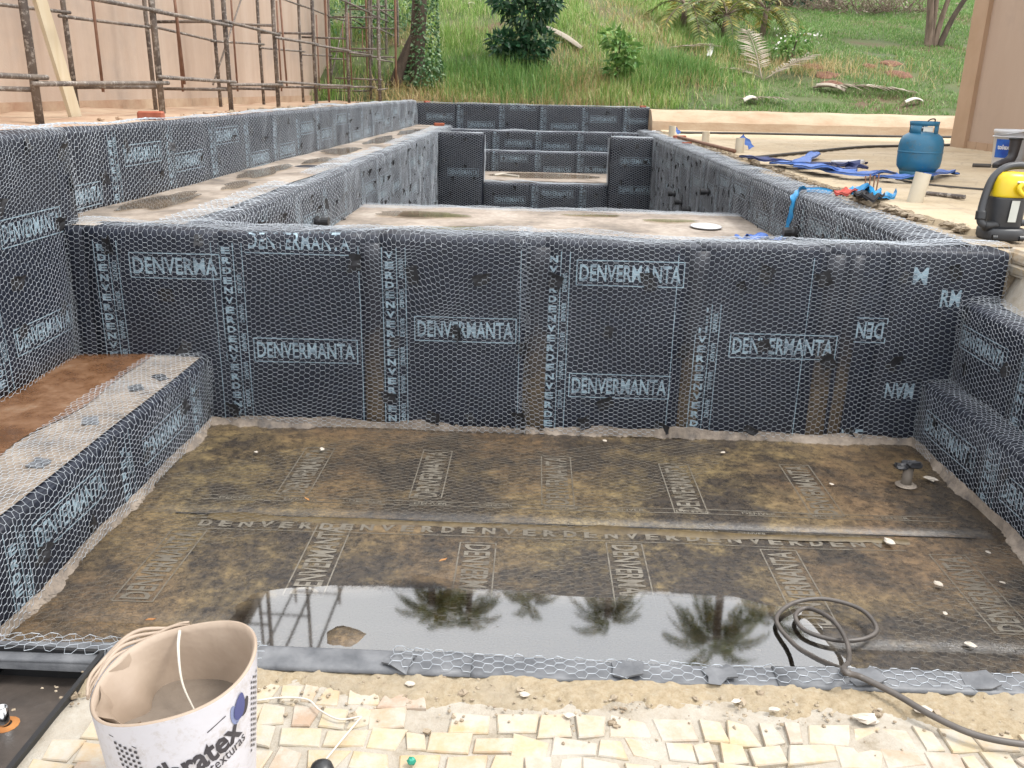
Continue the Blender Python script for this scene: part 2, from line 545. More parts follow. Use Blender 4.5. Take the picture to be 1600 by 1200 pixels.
c = n.ramp(n.noise(7, 5), [(0.3, (0.40, 0.30, 0.22)), (0.7, (0.52, 0.41, 0.315))])
n.set(color=c, rough=0.6, bump=n.noise(14, 3), bd=0.008)
simple('paint_dregs', (0.13, 0.10, 0.075), (0.21, 0.165, 0.125), 12, 0.6, bump=0.004)
simple('ink_black', (0.03, 0.027, 0.035), (0.06, 0.055, 0.065), 30, 0.5)
simple('ink_blue', (0.055, 0.065, 0.20), (0.085, 0.10, 0.27), 14, 0.5)
simple('ink_pale_blue', (0.20, 0.24, 0.42), (0.26, 0.30, 0.47), 14, 0.5)
simple('label_blue', (0.01, 0.05, 0.38), (0.02, 0.18, 0.62), 6, 0.4)
simple('ink_white', (0.8, 0.8, 0.8), (0.8, 0.8, 0.8), 6, 0.4)
n = NT('tray_black')
n.set(color=n.mix(n.ramp(n.noise(50, 6, 0.8), [(0.62, 0), (0.7, 0.5)]), (0.018, 0.019, 0.021), (0.22, 0.2, 0.18)), rough=0.4)
n = NT('tray_floor')
n.set(color=n.ramp(n.noise(8, 8, 0.7), [(0.3, (0.045, 0.038, 0.034)), (0.6, (0.085, 0.07, 0.06)), (0.8, (0.14, 0.115, 0.095))]), rough=0.3, bump=n.noise(40), bd=0.003)
simple('chrome', (0.6, 0.6, 0.6), (0.75, 0.75, 0.75), 20, 0.18, metal=1.0)
simple('rust_orange', (0.35, 0.13, 0.03), (0.50, 0.22, 0.06), 20, 0.85, bump=0.004)
simple('green_glass', (0.01, 0.22, 0.14), (0.03, 0.38, 0.26), 40, 0.25)
simple('pale_stone', (0.50, 0.43, 0.35), (0.68, 0.62, 0.54), 12, 0.85, bump=0.008)
simple('rubble_stone', (0.28, 0.21, 0.14), (0.50, 0.42, 0.31), 9, 0.9, bump=0.02)
simple('leaf_litter', (0.35, 0.14, 0.04), (0.5, 0.25, 0.08), 9, 0.7)
simple('concrete', (0.20, 0.17, 0.14), (0.32, 0.27, 0.22), 4, 0.9, bump=0.01)
# still water: a thin film that lets the floor show and mirrors by Fresnel
n = NT('water')
fr = n.t.nodes.new('ShaderNodeFresnel')
fr.inputs['IOR'].default_value = 3.0
tr = n.t.nodes.new('ShaderNodeBsdfTransparent')
tr.inputs['Color'].default_value = (0.93, 0.89, 0.82, 1)
gl = n.t.nodes.new('ShaderNodeBsdfGlossy')
gl.inputs['Roughness'].default_value = 0.035
mx = n.t.nodes.new('ShaderNodeMixShader')
n.t.links.new(fr.outputs[0], mx.inputs[0])
n.t.links.new(tr.outputs[0], mx.inputs[1])
n.t.links.new(gl.outputs[0], mx.inputs[2])
n.t.links.new(mx.outputs[0], n.out.inputs['Surface'])

m2 = MAT['water'].copy()
m2.name = 'thin_water'
[x for x in m2.node_tree.nodes if x.type == 'FRESNEL'][0].inputs['IOR'].default_value = 1.42
MAT['thin_water'] = m2

# ------------------------------------------------------------------ lettering
TXT = {}


def text2d(s, bold=0.0):
    if (s, bold) in TXT: return TXT[(s, bold)]
    cu = bpy.data.curves.new('lettering', 'FONT')
    cu.body = s
    cu.resolution_u = 2
    cu.offset = bold
    ob = bpy.data.objects.new('lettering', cu)
    COL.objects.link(ob)
    dg = bpy.context.evaluated_depsgraph_get()
    me = bpy.data.meshes.new_from_object(ob.evaluated_get(dg))
    V = np.array([v.co[:2] for v in me.vertices])
    F = [tuple(p.vertices) for p in me.polygons]
    bpy.data.objects.remove(ob)
    bpy.data.curves.remove(cu)
    bpy.data.meshes.remove(me)
    V = V - V.min(0)
    V = V / V.max(0)
    TXT[(s, bold)] = (V, F)
    return V, F


class Ink:
    """flat print laid out in a surface's own (u, v) metres"""
    def __init__(s):
        s.V, s.F, s.n = [], [], 0

    def add(s, V, F):
        s.V.append(np.asarray(V, float))
        s.F += [tuple(i + s.n for i in f) for f in F]
        s.n += len(V)

    def text(s, t, cx, cy, w, h, rot=0.0, bold=0.018):
        V, F = text2d(t, bold)
        P = (V - 0.5) * [w, h]
        c, q = math.cos(rot), math.sin(rot)
        s.add(P @ np.array([[c, q], [-q, c]]) + [cx, cy], F)

    def line(s, x0, y0, x1, y1, t):
        d = np.array([x1 - x0, y1 - y0])
        k = np.array([-d[1], d[0]]) / np.hypot(*d) * t / 2
        a, b = np.array([x0, y0]), np.array([x1, y1])
        m = max(2, int(np.hypot(*d) / 0.1) + 1)
        pts = [a + (b - a) * q for q in np.linspace(0, 1, m)]
        s.add([p + k for p in pts] + [p - k for p in pts], [(i, i + 1, m + i + 1, m + i) for i in range(m - 1)])

    def frame(s, cx, cy, w, h, t, rot=0.0):
        c, q = math.cos(rot), math.sin(rot)
        P = [np.array([sx * w / 2 * c - sy * h / 2 * q + cx, sx * w / 2 * q + sy * h / 2 * c + cy]) for sx, sy in ((-1, -1), (1, -1), (1, 1), (-1, 1))]
        for i in range(4):
            s.line(*P[i], *P[(i + 1) % 4], t)

    def logo(s, cx, cy, w=0.5, h=0.085, rot=0.0, t='DENVERMANTA', fr=True):
        s.text(t, cx, cy, w, h, rot)
        if fr: s.frame(cx, cy, w + 0.03, h + 0.04, 0.0055, rot)

    def put(s, surf, h, mat, parent, name='printed_lettering', vmin=None, vmax=None):
        if not s.V: return None
        V = np.concatenate(s.V)
        F = s.F
        if vmin is not None:
            F = [f for f in F if all(vmin < V[i][1] < vmax for i in f)]
            if not F: return None
        used = sorted({i for f in F for i in f})
        re = {a: b for b, a in enumerate(used)}
        V = V[used]
        return part(name, surf.map(V[:, 0], V[:, 1], h), [tuple(re[i] for i in f) for f in F], mat, parent)


# ------------------------------------------------------------------ surfaces that carry membrane, print and wire
class Surf:
    """a profile (a outward, z up) swept along du; u along the wall, v up the face and over the top"""
    def __init__(s, o, du, dn, prof, L, r=0.035, amp=0.008, seed=0):
        s.o, s.du, s.dn = np.array(o, float), np.array(du, float), np.array(dn, float)
        s.L, s.amp, s.seed = L, amp, seed
        P = [np.array(p, float) for p in prof]
        out = [P[0]]
        for i in range(1, len(P) - 1):
            a = P[i] + (P[i - 1] - P[i]) / np.linalg.norm(P[i - 1] - P[i]) * r
            b = P[i] + (P[i + 1] - P[i]) / np.linalg.norm(P[i + 1] - P[i]) * r
            for t in np.linspace(0, 1, 5):
                out.append((1 - t) ** 2 * a + 2 * t * (1 - t) * P[i] + t * t * b)
        out.append(P[-1])
        s.p = np.array(out)
        seg = np.diff(s.p, axis=0)
        ln = np.linalg.norm(seg, axis=1)
        s.s = np.concatenate([[0], np.cumsum(ln)])
        T = seg / ln[:, None]
        Tn = np.vstack([T[:1], (T[:-1] + T[1:]) / 2, T[-1:]])
        Tn /= np.linalg.norm(Tn, axis=1, keepdims=True)
        s.n2 = np.stack([Tn[:, 1], -Tn[:, 0]], 1)
        s.V = s.s[-1]

    def map(s, u, v, h=0.0):
        u, v = np.asarray(u, float), np.asarray(v, float)
        a, z = np.interp(v, s.s, s.p[:, 0]), np.interp(v, s.s, s.p[:, 1])
        na, nz = np.interp(v, s.s, s.n2[:, 0]), np.interp(v, s.s, s.n2[:, 1])
        k = h + s.amp * noise(u, v, s.seed, 0.55)
        return s.o + u[..., None] * s.du + (a + na * k)[..., None] * s.dn + (z + nz * k)[..., None] * np.array([0, 0, 1.0])

    def normal(s, u, v):
        na, nz = np.interp(v, s.s, s.n2[:, 0]), np.interp(v, s.s, s.n2[:, 1])
        return na[..., None] * s.dn + nz[..., None] * np.array([0, 0, 1.0])

    def body(s, h=0.0, step=0.16):
        nu = max(2, int(s.L / step) + 1)
        u = np.linspace(0, s.L, nu)
        v = [0.0]
        for q in s.s[1:]:
            m = max(1, int((q - v[-1]) / 0.2))
            v += list(np.linspace(v[-1], q, m + 1)[1:])
        v = np.array(v)
        U, Vv = np.meshgrid(u, v, indexing='ij')
        return s.map(U.ravel(), Vv.ravel(), h), [tuple(f) for f in grid(nu, len(v))]

    def sheet(s, u0, u1, v0, v1, h=0.004, step=0.09, seed=0, nz=0.0012):
        nu, nv = max(3, int((u1 - u0) / step) + 1), max(3, int((v1 - v0) / step) + 1)
        vv = np.unique(np.concatenate([np.linspace(v0, v1, nv), s.s[(s.s > v0 + 0.01) & (s.s < v1 - 0.01)]]))
        uu = np.linspace(u0, u1, nu)
        # skirt on each border so the sheet has an edge
        uu = np.concatenate([[u0], uu, [u1]])
        vv = np.concatenate([[v0], vv, [v1]])
        U, Vv = np.meshgrid(uu, vv, indexing='ij')
        H = np.full(U.shape, h) + nz * noise(U, Vv, seed, 1.5)
        H[0], H[-1], H[:, 0], H[:, -1] = -0.002, -0.002, -0.002, -0.002
        U = U + 0.006 * noise(Vv, Vv * 0, seed + 3, 0.6) * ((U - u0 < 1e-6) | (u1 - U < 1e-6))
        return s.map(U.ravel(), Vv.ravel(), H.ravel()), [tuple(f) for f in grid(len(uu), len(vv))]


class Flat(Surf):
    """a level surface: u to +X, v to +Y"""
    def __init__(s, x0, y0, z, L, D, amp=0.004, seed=0):
        s.o, s.L, s.V, s.amp, s.seed = np.array([x0, y0, z], float), L, D, amp, seed
        s.s = np.array([0.0, D])

    def map(s, u, v, h=0.0):
        u, v = np.asarray(u, float), np.asarray(v, float)
        z = s.o[2] + h + s.amp * noise(u, v, s.seed, 0.5)
        return np.stack([s.o[0] + u, s.o[1] + v, z + 0 * u], -1)

    def normal(s, u, v):
        r = np.zeros(np.shape(u) + (3,))
        r[..., 2] = 1
        return r


def hexwire(surf, u0, u1, v0, v1, seed=0, a=0.0165, r=0.00068, lift=0.0135, bulge=0.012, warp=0.018, mask=None, turn=False):
    """hexagonal netting as thin three-sided wires; returns V, F"""
    dx, dy = 1.5 * a, 1.5 * a
    if turn: W_, H_ = v1 - v0, u1 - u0
    else: W_, H_ = u1 - u0, v1 - v0
    ni, nj = int(W_ / dx) + 2, int(H_ / dy) + 2
    I, J = np.meshgrid(np.arange(ni), np.arange(nj), indexing='ij')
    cx, cy = I * dx, J * dy + (I % 2) * dy / 2
    R = rng(seed)
    jx, jy = R.normal(0, a * 0.07, (2, ni, nj, 2))
    px = np.stack([cx - a / 2, cx + a / 2], -1) + jx
    py = np.stack([cy, cy], -1) + jy
    qx = px + warp * noise(px, py, seed + 1, 0.9) + warp * 1.5 * noise(px, py, seed + 2, 0.35)
    sag = np.clip(noise(px, py, seed + 6, 0.45) - 0.35, 0, 1)
    qy = py - 0.035 * sag * noise(px, py, seed + 7, 1.4) + warp * noise(px, py, seed + 3, 0.9) + warp * 1.5 * noise(px, py, seed + 4, 0.35)
    if turn: qx, qy = qy, qx
    U, Vv = u0 + qx, v0 + qy
    H = lift + bulge * np.abs(noise(U, Vv, seed + 5, 0.8)) + 0.022 * np.clip(noise(U, Vv, seed + 8, 0.5) - 0.3, 0, 1) + R.normal(0, 0.0015, U.shape)
    ok = (U > u0) & (U < u1) & (Vv > v0) & (Vv < v1)
    if mask is not None: ok &= mask(U, Vv)
    P = surf.map(U.ravel(), Vv.ravel(), H.ravel()).reshape(U.shape + (3,))
    N = surf.normal(U.ravel(), Vv.ravel()).reshape(U.shape + (3,))
    E = [(P[..., 0, :], P[..., 1, :], N[..., 0, :], ok[..., 0] & ok[..., 1], 1.75)]
    # B(i,j) to A(i+1, j') above and below
    for up in (0, 1):
        for odd in (0, 1):
            i = np.arange(odd, ni - 1, 2)
            off = (up - 1 if odd == 0 else up)
            j = np.arange(max(0, -off), nj - max(0, off))
            A = np.ix_(i, j)
            B = np.ix_(i + 1, j + off)
            E.append((P[..., 1, :][A], P[..., 0, :][B], N[..., 1, :][A], ok[..., 1][A] & ok[..., 0][B], 1.0))
    VV, FF, base = [], [], 0
    for p, q, nn, k, rr in E:
        p, q, nn = p[k], q[k], nn[k]
        if not len(p): continue
        t = q - p
        s = np.cross(t, nn)
        s /= np.linalg.norm(s, axis=1, keepdims=True) + 1e-9
        R_ = r * rr
        o3 = [nn * R_, (-0.5 * nn + 0.866 * s) * R_, (-0.5 * nn - 0.866 * s) * R_]
        v = np.stack([p + o3[0], p + o3[1], p + o3[2], q + o3[0], q + o3[1], q + o3[2]], 1)
        m = len(p)
        b = base + 6 * np.arange(m)[:, None]
        f = np.concatenate([b + np.array([[0, 1, 4, 3]]), b + np.array([[1, 2, 5, 4]]), b + np.array([[2, 0, 3, 5]])])
        VV.append(v.reshape(-1, 3))
        FF.append(f)
        base += 6 * m
    return np.concatenate(VV), np.concatenate(FF)


def wire(parent, surf, u0, u1, v0, v1, **kw):
    V, F = hexwire(surf, u0, u1, v0, v1, **kw)
    return part('wire_mesh', V, F, 'wire', parent, kind='stuff')


def fixing_patch(parent, surf, u, v, w=0.06, h=0.075, rot=0.0, seed=0, mat='patch_rubber', lift=0.016, curl=0.02):
    """a torn tab of membrane that clamps the netting"""
    R = rng(seed + 77)
    nu = 4
    a = np.linspace(-0.5, 0.5, nu)
    A, B = np.meshgrid(a, a, indexing='ij')
    A2, B2 = A * w * (1 + 0.12 * R.normal(size=A.shape)), B * h * (1 + 0.12 * R.normal(size=A.shape))
    c, s = math.cos(rot), math.sin(rot)
    U, V = u + A2 * c - B2 * s, v + A2 * s + B2 * c
    H = lift + curl * (R.uniform(-0.4, 1) * A * 2 * np.abs(A) * 2 + R.uniform(-0.4, 1) * B * 2 * np.abs(B) * 2) + R.normal(0, 0.002, A.shape)
    H = np.maximum(H, 0.006)
    topv = surf.map(U.ravel(), V.ravel(), H.ravel())
    bot = surf.map(U.ravel(), V.ravel(), H.ravel() - 0.005)
    F = [tuple(f) for f in grid(nu, nu)]
    F2 = [tuple(i + nu * nu for i in reversed(f)) for f in F]
    ring = [i * nu for i in range(nu)] + [(nu - 1) * nu + i for i in range(1, nu)] + [i * nu + nu - 1 for i in range(nu - 2, -1, -1)] + [i for i in range(nu - 2, 0, -1)]
    F3 = [(ring[i], ring[(i + 1) % len(ring)], ring[(i + 1) % len(ring)] + nu * nu, ring[i] + nu * nu) for i in range(len(ring))]
    return part('fixing_patch', np.vstack([topv, bot]), F + F2 + F3, mat, parent)


def band(ink, u, v0, v1, w=0.115, seed=0):
    """edge print of a roll: ruled lines with stacked capitals and small print"""
    for k in (0, 0.62, 1.0):
        ink.line(u + k * w, v0, u + k * w, v1, 0.0045)
    v = v0 + 0.03
    word = 'REVNED'
    k = seed
    while v < v1 - 0.05:
        ink.text(word[k % 6], u + 0.31 * w, v + 0.022, 0.045, 0.036, 0, 0.04)
        if k % 3 == 0 and v + 0.12 < v1:
            ink.text('DENVER', u + 0.81 * w, v + 0.06, 0.10, 0.022, math.pi / 2, 0.02)
        v += 0.052
        k += 1


def dress(parent, surf, u0, u1, v0, v1, seed, pitch=0.83, ink='print_ink', logos=True, bands=True, nlogo=1, patches=2, start=None, vp=None, mat='membrane'):
    """sheets of membrane side by side, each with its print, and the fixing tabs"""
    R = rng(seed)
    u = u0 if start is None else u0 - start
    k = 0
    while u < u1 - 0.05:
        a, b = max(u - 0.05, u0), min(u + pitch, u1)
        if b - a > 0.08:
            sh = part('membrane_sheet', *surf.sheet(a, b, v0, v1, 0.004 + 0.003 * (k % 2), seed=seed * 31 + k), mat, parent, smooth=True)
            p = Ink()
            if bands and u - 0.02 >= u0 and u + 0.14 < u1: band(p, u - 0.0, v0 + 0.02, v1 - 0.02, seed=k)
            if logos and b - a > 0.55:
                for q in range(nlogo):
                    lv = (vp[(k + q) % len(vp)] if vp else R.uniform(v0 + 0.08, v1 - 0.08))
                    w = min(0.5, b - a - 0.2)
                    p.logo(min(u + 0.45 + R.uniform(-0.05, 0.05), b - w / 2 - 0.03), lv, w, 0.085 * w / 0.5)
            p.put(surf, 0.0065 + 0.003 * (k % 2), ink, sh)
            if patches:
                nv = max(1, int((v1 - v0) / 0.3))
                for i in range(patches):
                    for j in range(nv):
                        fixing_patch(parent, surf, a + (i + R.uniform(0.2, 0.8)) * (b - a) / patches, v0 + (j + R.uniform(0.15, 0.85)) * (v1 - v0) / nv,
                                     R.uniform(0.035, 0.065), R.uniform(0.05, 0.085), R.uniform(-0.5, 0.5), seed=seed * 101 + k * 13 + i * 5 + j)
        u += pitch
        k += 1

# ================================================================== THE SETTING
ZF, ZB, ZS = -1.035, -0.67, -0.40       # basin floor, bench and front rim, shallow shelf
YW = 4.45                               # front face of the dividing wall
YE = 18.4                               # far retaining wall
XL, XR = -1.70, 2.02                    # inner faces of the long pool

# ---- hillside (terrain) and ground
def hill_z(x, y):
    x, y = np.asarray(x, float), np.asarray(y, float)
    k = 1 / (1 + np.exp((x - 3.0) * 1.3))
    s = 0.30 + 0.16 * k
    d = np.maximum(y - 18.75, 0)
    z = 0.40 + s * d / (1 + d * 0.012) + 0.07 * noise(x, y, 5, 0.16) * np.clip(d, 0, 1)
    return z


def at_hill(u, v):
    d = ray(u, v)
    for t in np.arange(16, 60, 0.04):
        p = CP + d * t
        if p[1] > 18.7 and p[2] < hill_z(p[0], p[1]): return p
    return CP + d * 40


xs = np.concatenate([np.linspace(-260, -24, 10), np.linspace(-20, 24, 89), np.linspace(30, 260, 10)])
ys = np.concatenate([np.linspace(18.62, 34, 62), np.linspace(36, 60, 10), np.linspace(80, 400, 8)])
X, Y = np.meshgrid(xs, ys, indexing='ij')
hill = top('hillside', np.stack([X, Y, np.minimum(hill_z(X, Y), 9 + 0.0 * X)], -1).reshape(-1, 3), grid(len(xs), len(ys)), 'hill_soil', kind='structure', smooth=True)

m = MB()
for x0, x1, y0, y1 in ((-300, -11, -300, 18.6), (9.6, 300, -300, 18.6), (-11, 9.6, -300, -7)):
    m.add([(x0, y0, -0.02), (x1, y0, -0.02), (x1, y1, -0.02), (x0, y1, -0.02)], [(0, 1, 2, 3)])
top('ground', *m.get(), 'terrace_soil', kind='structure')

# terrace on the left, at the top of the tall wall
xs, ys = np.linspace(-11, -2.66, 44), np.linspace(-7, 18.6, 100)
X, Y = np.meshgrid(xs, ys, indexing='ij')
Z = 0.435 - 0.02 * (Y > 10) + 0.018 * noise(X, Y, 11, 0.5) + 0.01 * noise(X, Y, 12, 2.0)
top('terrace', np.stack([X, Y, Z], -1).reshape(-1, 3), grid(44, 100), 'terrace_soil', kind='structure', smooth=True)

# deck on the right, its broken edge along the pool
def ragged(y):
    return 2.36 + 0.05 * noise(y, y * 0, 21, 0.5) + 0.03 * noise(y, y * 0, 22, 2.2)


ys = np.linspace(4.95, 18.05, 220)
m = MB()
V = []
for y in ys:
    e = float(ragged(y))
    V += [(e, y, 0.0), (e + 0.02, y, 0.045 + 0.006 * math.sin(y * 31)), (9.6, y, 0.05)]
F = []
for i in range(len(ys) - 1):
    for k in range(2):
        F.append((3 * i + k, 3 * i + k + 1, 3 * i + k + 4, 3 * i + k + 3))
deck = top('deck', V, F, 'deck', kind='structure')
ys = np.linspace(4.62, 18.1, 120)
xs = np.linspace(2.2, 2.5, 5)
X, Y = np.meshgrid(xs, ys, indexing='ij')
top('coping_bed', np.stack([X, Y, 0.006 + 0.006 * noise(X, Y, 31, 1.2)], -1).reshape(-1, 3), grid(5, 120), 'mortar', kind='structure', smooth=True)
V, F = box(2.30, 9.6, 4.50, 4.975, -0.5, -0.004)
top('deck_edge', V, F, 'mortar', kind='structure')
V, F = box(2.45, 9.6, -7, 4.5, -0.36, -0.30)
top('side_terrace', V, F, 'mortar', kind='structure')

# ---- paving where the camera stands
xs, ys = np.linspace(-3.0, 2.6, 150), np.concatenate([np.linspace(-7, 1.2, 12), np.linspace(1.25, 1.84, 40)])
X, Y = np.meshgrid(xs, ys, indexing='ij')
Z = ZB - 0.004 + 0.004 * noise(X, Y, 41, 1.5) + 0.003 * noise(X, Y, 42, 5)
TRZ = ZB + 0.012
TP1, TP2, TP3 = atz(164, 1019, TRZ), atz(18, 1200, TRZ), atz(0, 1010, TRZ)
te1 = (TP2 - TP1) / np.linalg.norm(TP2 - TP1)
te2 = (TP3 - TP1) / np.linalg.norm(TP3 - TP1)
te2 = te2 - te1 * te1.dot(te2); te2 /= np.linalg.norm(te2)
LT, WT = 0.50, 0.52


def in_tray(x, y, m=0.0):
    dx, dy = x - TP1[0], y - TP1[1]
    a, b = dx * te1[0] + dy * te1[1], dx * te2[0] + dy * te2[1]
    return (a > -m) & (a < LT + m) & (b > -m) & (b < WT + m)


def cut(F, V, m):
    V = np.asarray(V); c = V[F].mean(1)
    return F[~in_tray(c[:, 0], c[:, 1], m)]


PV = np.stack([X, Y, Z], -1).reshape(-1, 3)
pave = top('pavement', PV, cut(grid(150, 52), PV, -0.004), 'white_mortar', kind='structure', smooth=True)
R = rng(4)
y = 1.22
row = 0
while y < 1.80:
    hgt = R.uniform(0.058, 0.082)
    x = -1.75 + R.uniform(0, 0.08)
    while x < 1.75:
        w = R.uniform(0.04, 0.105)
        lim = 1.735 + 0.035 * float(noise(np.array(x), np.array(0.3), 43, 0.3)) + (0.08 if x < -0.3 else 0.0) - (0.01 if x > 0.2 else 0)
        if y + hgt < lim and R.uniform() > 0.02 and not in_tray(x + w / 2, y + hgt / 2, 0.05):
            cx, cy = x + w / 2, y + hgt / 2
            q = np.array([(-w / 2, -hgt / 2), (w / 2, -hgt / 2), (w / 2, hgt / 2), (-w / 2, hgt / 2)]) * 0.95 + R.normal(0, 0.007, (4, 2))
            t = 0.002 + R.uniform(-0.001, 0.0015)
            V = [(*p, -0.012) for p in q] + [(*p, t - 0.003) for p in q] + [(*(p * 0.93), t) for p in q]
            F = [(8, 9, 10, 11)] + [(k * 4 + i, k * 4 + (i + 1) % 4, k * 4 + 4 + (i + 1) % 4, k * 4 + 4 + i) for k in (0, 1) for i in range(4)]
            o = bpy.data.objects.new('stone_tile', make_mesh('stone_tile', V, F, 'stone_tile'))
            link(o, pave, (cx, cy, ZB))
        x += w + R.uniform(0.002, 0.012)
    y += hgt + R.uniform(0.003, 0.010)
# sand and crumbled mortar between tiles and rim
xs, ys = np.linspace(-1.9, 2.4, 420), np.linspace(1.655, 1.855, 26)
X, Y = np.meshgrid(xs, ys, indexing='ij')
t = (Y - 1.655) / 0.2
edge = 0.18 + 0.22 * noise(X, Y, 51, 0.5) + 0.15 * noise(X, Y, 52, 2) - 0.15 * (X > 0.3)
hh = np.clip((t - edge) / 0.45, 0, 1)
Z = ZB - 0.022 + hh * (0.026 + 0.004 * noise(X, Y, 53, 4) + 0.003 * noise(X, Y, 54, 11) + 0.0015 * rng(3).normal(size=X.shape))
PV = np.stack([X, Y, Z], -1).reshape(-1, 3)
top('sand_bed', PV, cut(grid(420, 26), PV, 0.0), 'sand', kind='stuff', smooth=True)['label'] = 'crumbled sandy mortar along the front rim of the basin'
# pebbles and crumbs in the sand
def stone_mesh(name, s, seed, mat):
    R = rng(seed)
    V, F = lathe([(0.0, -0.5), (0.7, -0.35), (1, 0.05), (0.65, 0.42), (0.0, 0.5)], (0, 0, 0), 7)
    V = V * np.array(s) * (1 + 0.16 * R.normal(size=(len(V), 1)))
    return make_mesh(name, V, F, mat, smooth=False)


m = MB()
R = rng(8)
for i in range(420):
    x, yy = R.uniform(-1.2, 2.0), R.normal(1.76, 0.045)
    if yy > 1.85: continue
    s = R.uniform(0.002, 0.006) if R.uniform() < 0.93 else R.uniform(0.008, 0.016)
    V, F = lathe([(0.0, -0.5), (0.9, -0.2), (0.8, 0.3), (0.0, 0.5)], (0, 0, 0), 5)
    V = V * s * (1 + 0.25 * R.normal(size=(len(V), 1))) + [x, yy, ZB + 0.004]
    m.add(V, F)
top('gravel', *m.get(), 'rubble_stone', kind='stuff')['label'] = 'loose grit scattered over the sandy strip'

# ---- basin floor
floor = Flat(-1.74, 1.90, ZF - 0.004, 3.82, 2.58, amp=0.004, seed=61)
U, V_ = np.meshgrid(np.linspace(0, 3.82, 40), np.linspace(0, 2.58, 28), indexing='ij')
fl = top('basin_floor', floor.map(U.ravel(), V_.ravel(), 0), grid(40, 28), 'floor_membrane', kind='structure', smooth=True)
ysm = float(atz(800, 805, ZF)[1])
for i, (y0, y1, h) in enumerate(((1.90, 2.62, 0.003), (2.56, ysm + 0.02, 0.0045), (ysm - 0.08, 4.47, 0.0065))):
    sh = part('membrane_sheet', *floor.sheet(0, 3.80, y0 - 1.90, y1 - 1.90, h, seed=70 + i, nz=0.0004), 'floor_membrane', fl, smooth=True)
    p = Ink()
    if i == 2:
        for px, py in ((480, 735), (675, 740), (870, 750), (1065, 762), (1265, 765)):
            q = atz(px, py, ZF)
            p.logo(q[0] + 1.74, q[1] - 1.90, 0.52, 0.105, math.pi / 2)
        yb = ysm - 1.90
        p.line(0.3, yb + 0.10, 3.6, yb + 0.10, 0.005)
        p.line(0.3, yb + 0.06, 3.6, yb + 0.06, 0.005)
        for k in range(11):
            p.text('DENVER', 0.45 + k * 0.29, yb + 0.08, 0.15, 0.022, 0)
    if i == 1:
        for px, py in ((255, 880), (500, 872), (740, 905), (985, 905), (1245, 915), (1530, 925)):
            q = atz(px, py, ZF)
            p.logo(q[0] + 1.74, q[1] - 1.90, 0.52, 0.105, math.pi / 2 * (-1 if px in (740, 985) else 1))
        yb = ysm - 1.90 - 0.16
        for dd in (-0.05, 0.045, 0.075): p.line(0.3, yb + dd, 3.3, yb + dd, 0.005)
        for k in range(34):
            p.text('DENVER'[k % 6], 0.4 + k * 0.085, yb, 0.055, 0.055, 0, 0.04)
        for k in range(14):
            p.text('DENVER', 0.5 + k * 0.2, yb + 0.06, 0.12, 0.018, 0)
    p.put(floor, h + 0.0016, 'floor_ink', sh)
nw = wire(fl, floor, 0.05, 3.75, 0.25, 2.52, seed=62, a=0.022, r=0.0006, lift=0.016, bulge=0.002, mask=lambda u, v: noise(u, v, 63, 0.35) > 0.1)
nw.data.materials[0] = MAT['floor_ink']
def silt_strip(P0, P1, w, seed, h=0.0075):
    P0, P1 = np.array(P0, float), np.array(P1, float)
    L = np.linalg.norm(P1 - P0)
    nrm = np.array([-(P1 - P0)[1], (P1 - P0)[0]]) / L
    nu = int(L / 0.02)
    V = []
    for i in range(nu):
        t = i / (nu - 1)
        c = P0 + (P1 - P0) * t + nrm * 0.012 * float(noise(t * L, 0.0, seed, 0.7))
        ww = w * max(0.15, 1 + 0.5 * float(noise(t * L, 0.0, seed + 1, 1.1)) + 0.3 * float(noise(t * L, 0.0, seed + 2, 5)))
        for k, z in ((-0.5, h - 0.006), (-0.3, h), (0.3, h), (0.5, h - 0.006)):
            q = c + nrm * ww * k
            V.append((q[0], q[1], ZF + z))
    return part('silt_strip', V, [tuple(f) for f in grid(nu, 4)], 'silt', fl, smooth=True)


silt_strip((-1.35, ysm - 0.105), (1.6, ysm - 0.125), 0.05, 701)
part('lap_edge', [(-1.5, ysm - 0.086, ZF + 0.0045), (1.9, ysm - 0.085, ZF + 0.0045), (1.9, ysm - 0.08, ZF + 0.0045), (-1.5, ysm - 0.079, ZF + 0.0045)], [(0, 1, 2, 3)], 'patch_rubber', fl)
# ragged mortar fillet at the foot of the dividing wall and the benches
def fillet(name, P0, P1, nrm, seed, w=0.07, up=0.05):
    P0, P1, nrm = np.array(P0, float), np.array(P1, float), np.array(nrm, float)
    L = np.linalg.norm(P1 - P0)
    nu, nv = int(L / 0.015), 7
    V = []
    for i in range(nu):
        s = i / (nu - 1)
        c = P0 + (P1 - P0) * s
        ww = max(0.006, w * (0.62 + 1.05 * float(noise(np.array(s * L), np.array(0.), seed, 0.8)) + 0.35 * float(noise(np.array(s * L), np.array(0.), seed + 1, 3.3)) + 0.25 * math.sin(i * i * 0.37 + seed)))
        hh = max(0.004, up * (1 + 0.4 * float(noise(np.array(s * L), np.array(0.), seed + 2, 1.2))))
        for k in range(nv):
            t = k / (nv - 1)
            z = hh * (1 - t) ** 2.2 + 0.022 * (1 - t * t) - 0.002 + 0.004 * float(noise(np.array(s * L), np.array(t), seed + 5, 6))
            V.append(c + nrm * (ww * t + 0.0) + np.array([0, 0, z]))
    return part(name, V, [tuple(f) for f in grid(nu, nv)], 'bench_mortar', fl, smooth=True)


fillet('mortar_fillet', (-1.72, YW - 0.01, ZF), (2.06, YW - 0.01, ZF), (0, -1, 0), 81, 0.035, 0.028)
fillet('mortar_fillet', (-1.71, 2.0, ZF), (-1.71, YW, ZF), (1, 0, 0), 82, 0.022, 0.025)
fillet('mortar_fillet', (2.05, 2.2, ZF), (2.05, YW, ZF), (-1, 0, 0), 83, 0.028, 0.028)

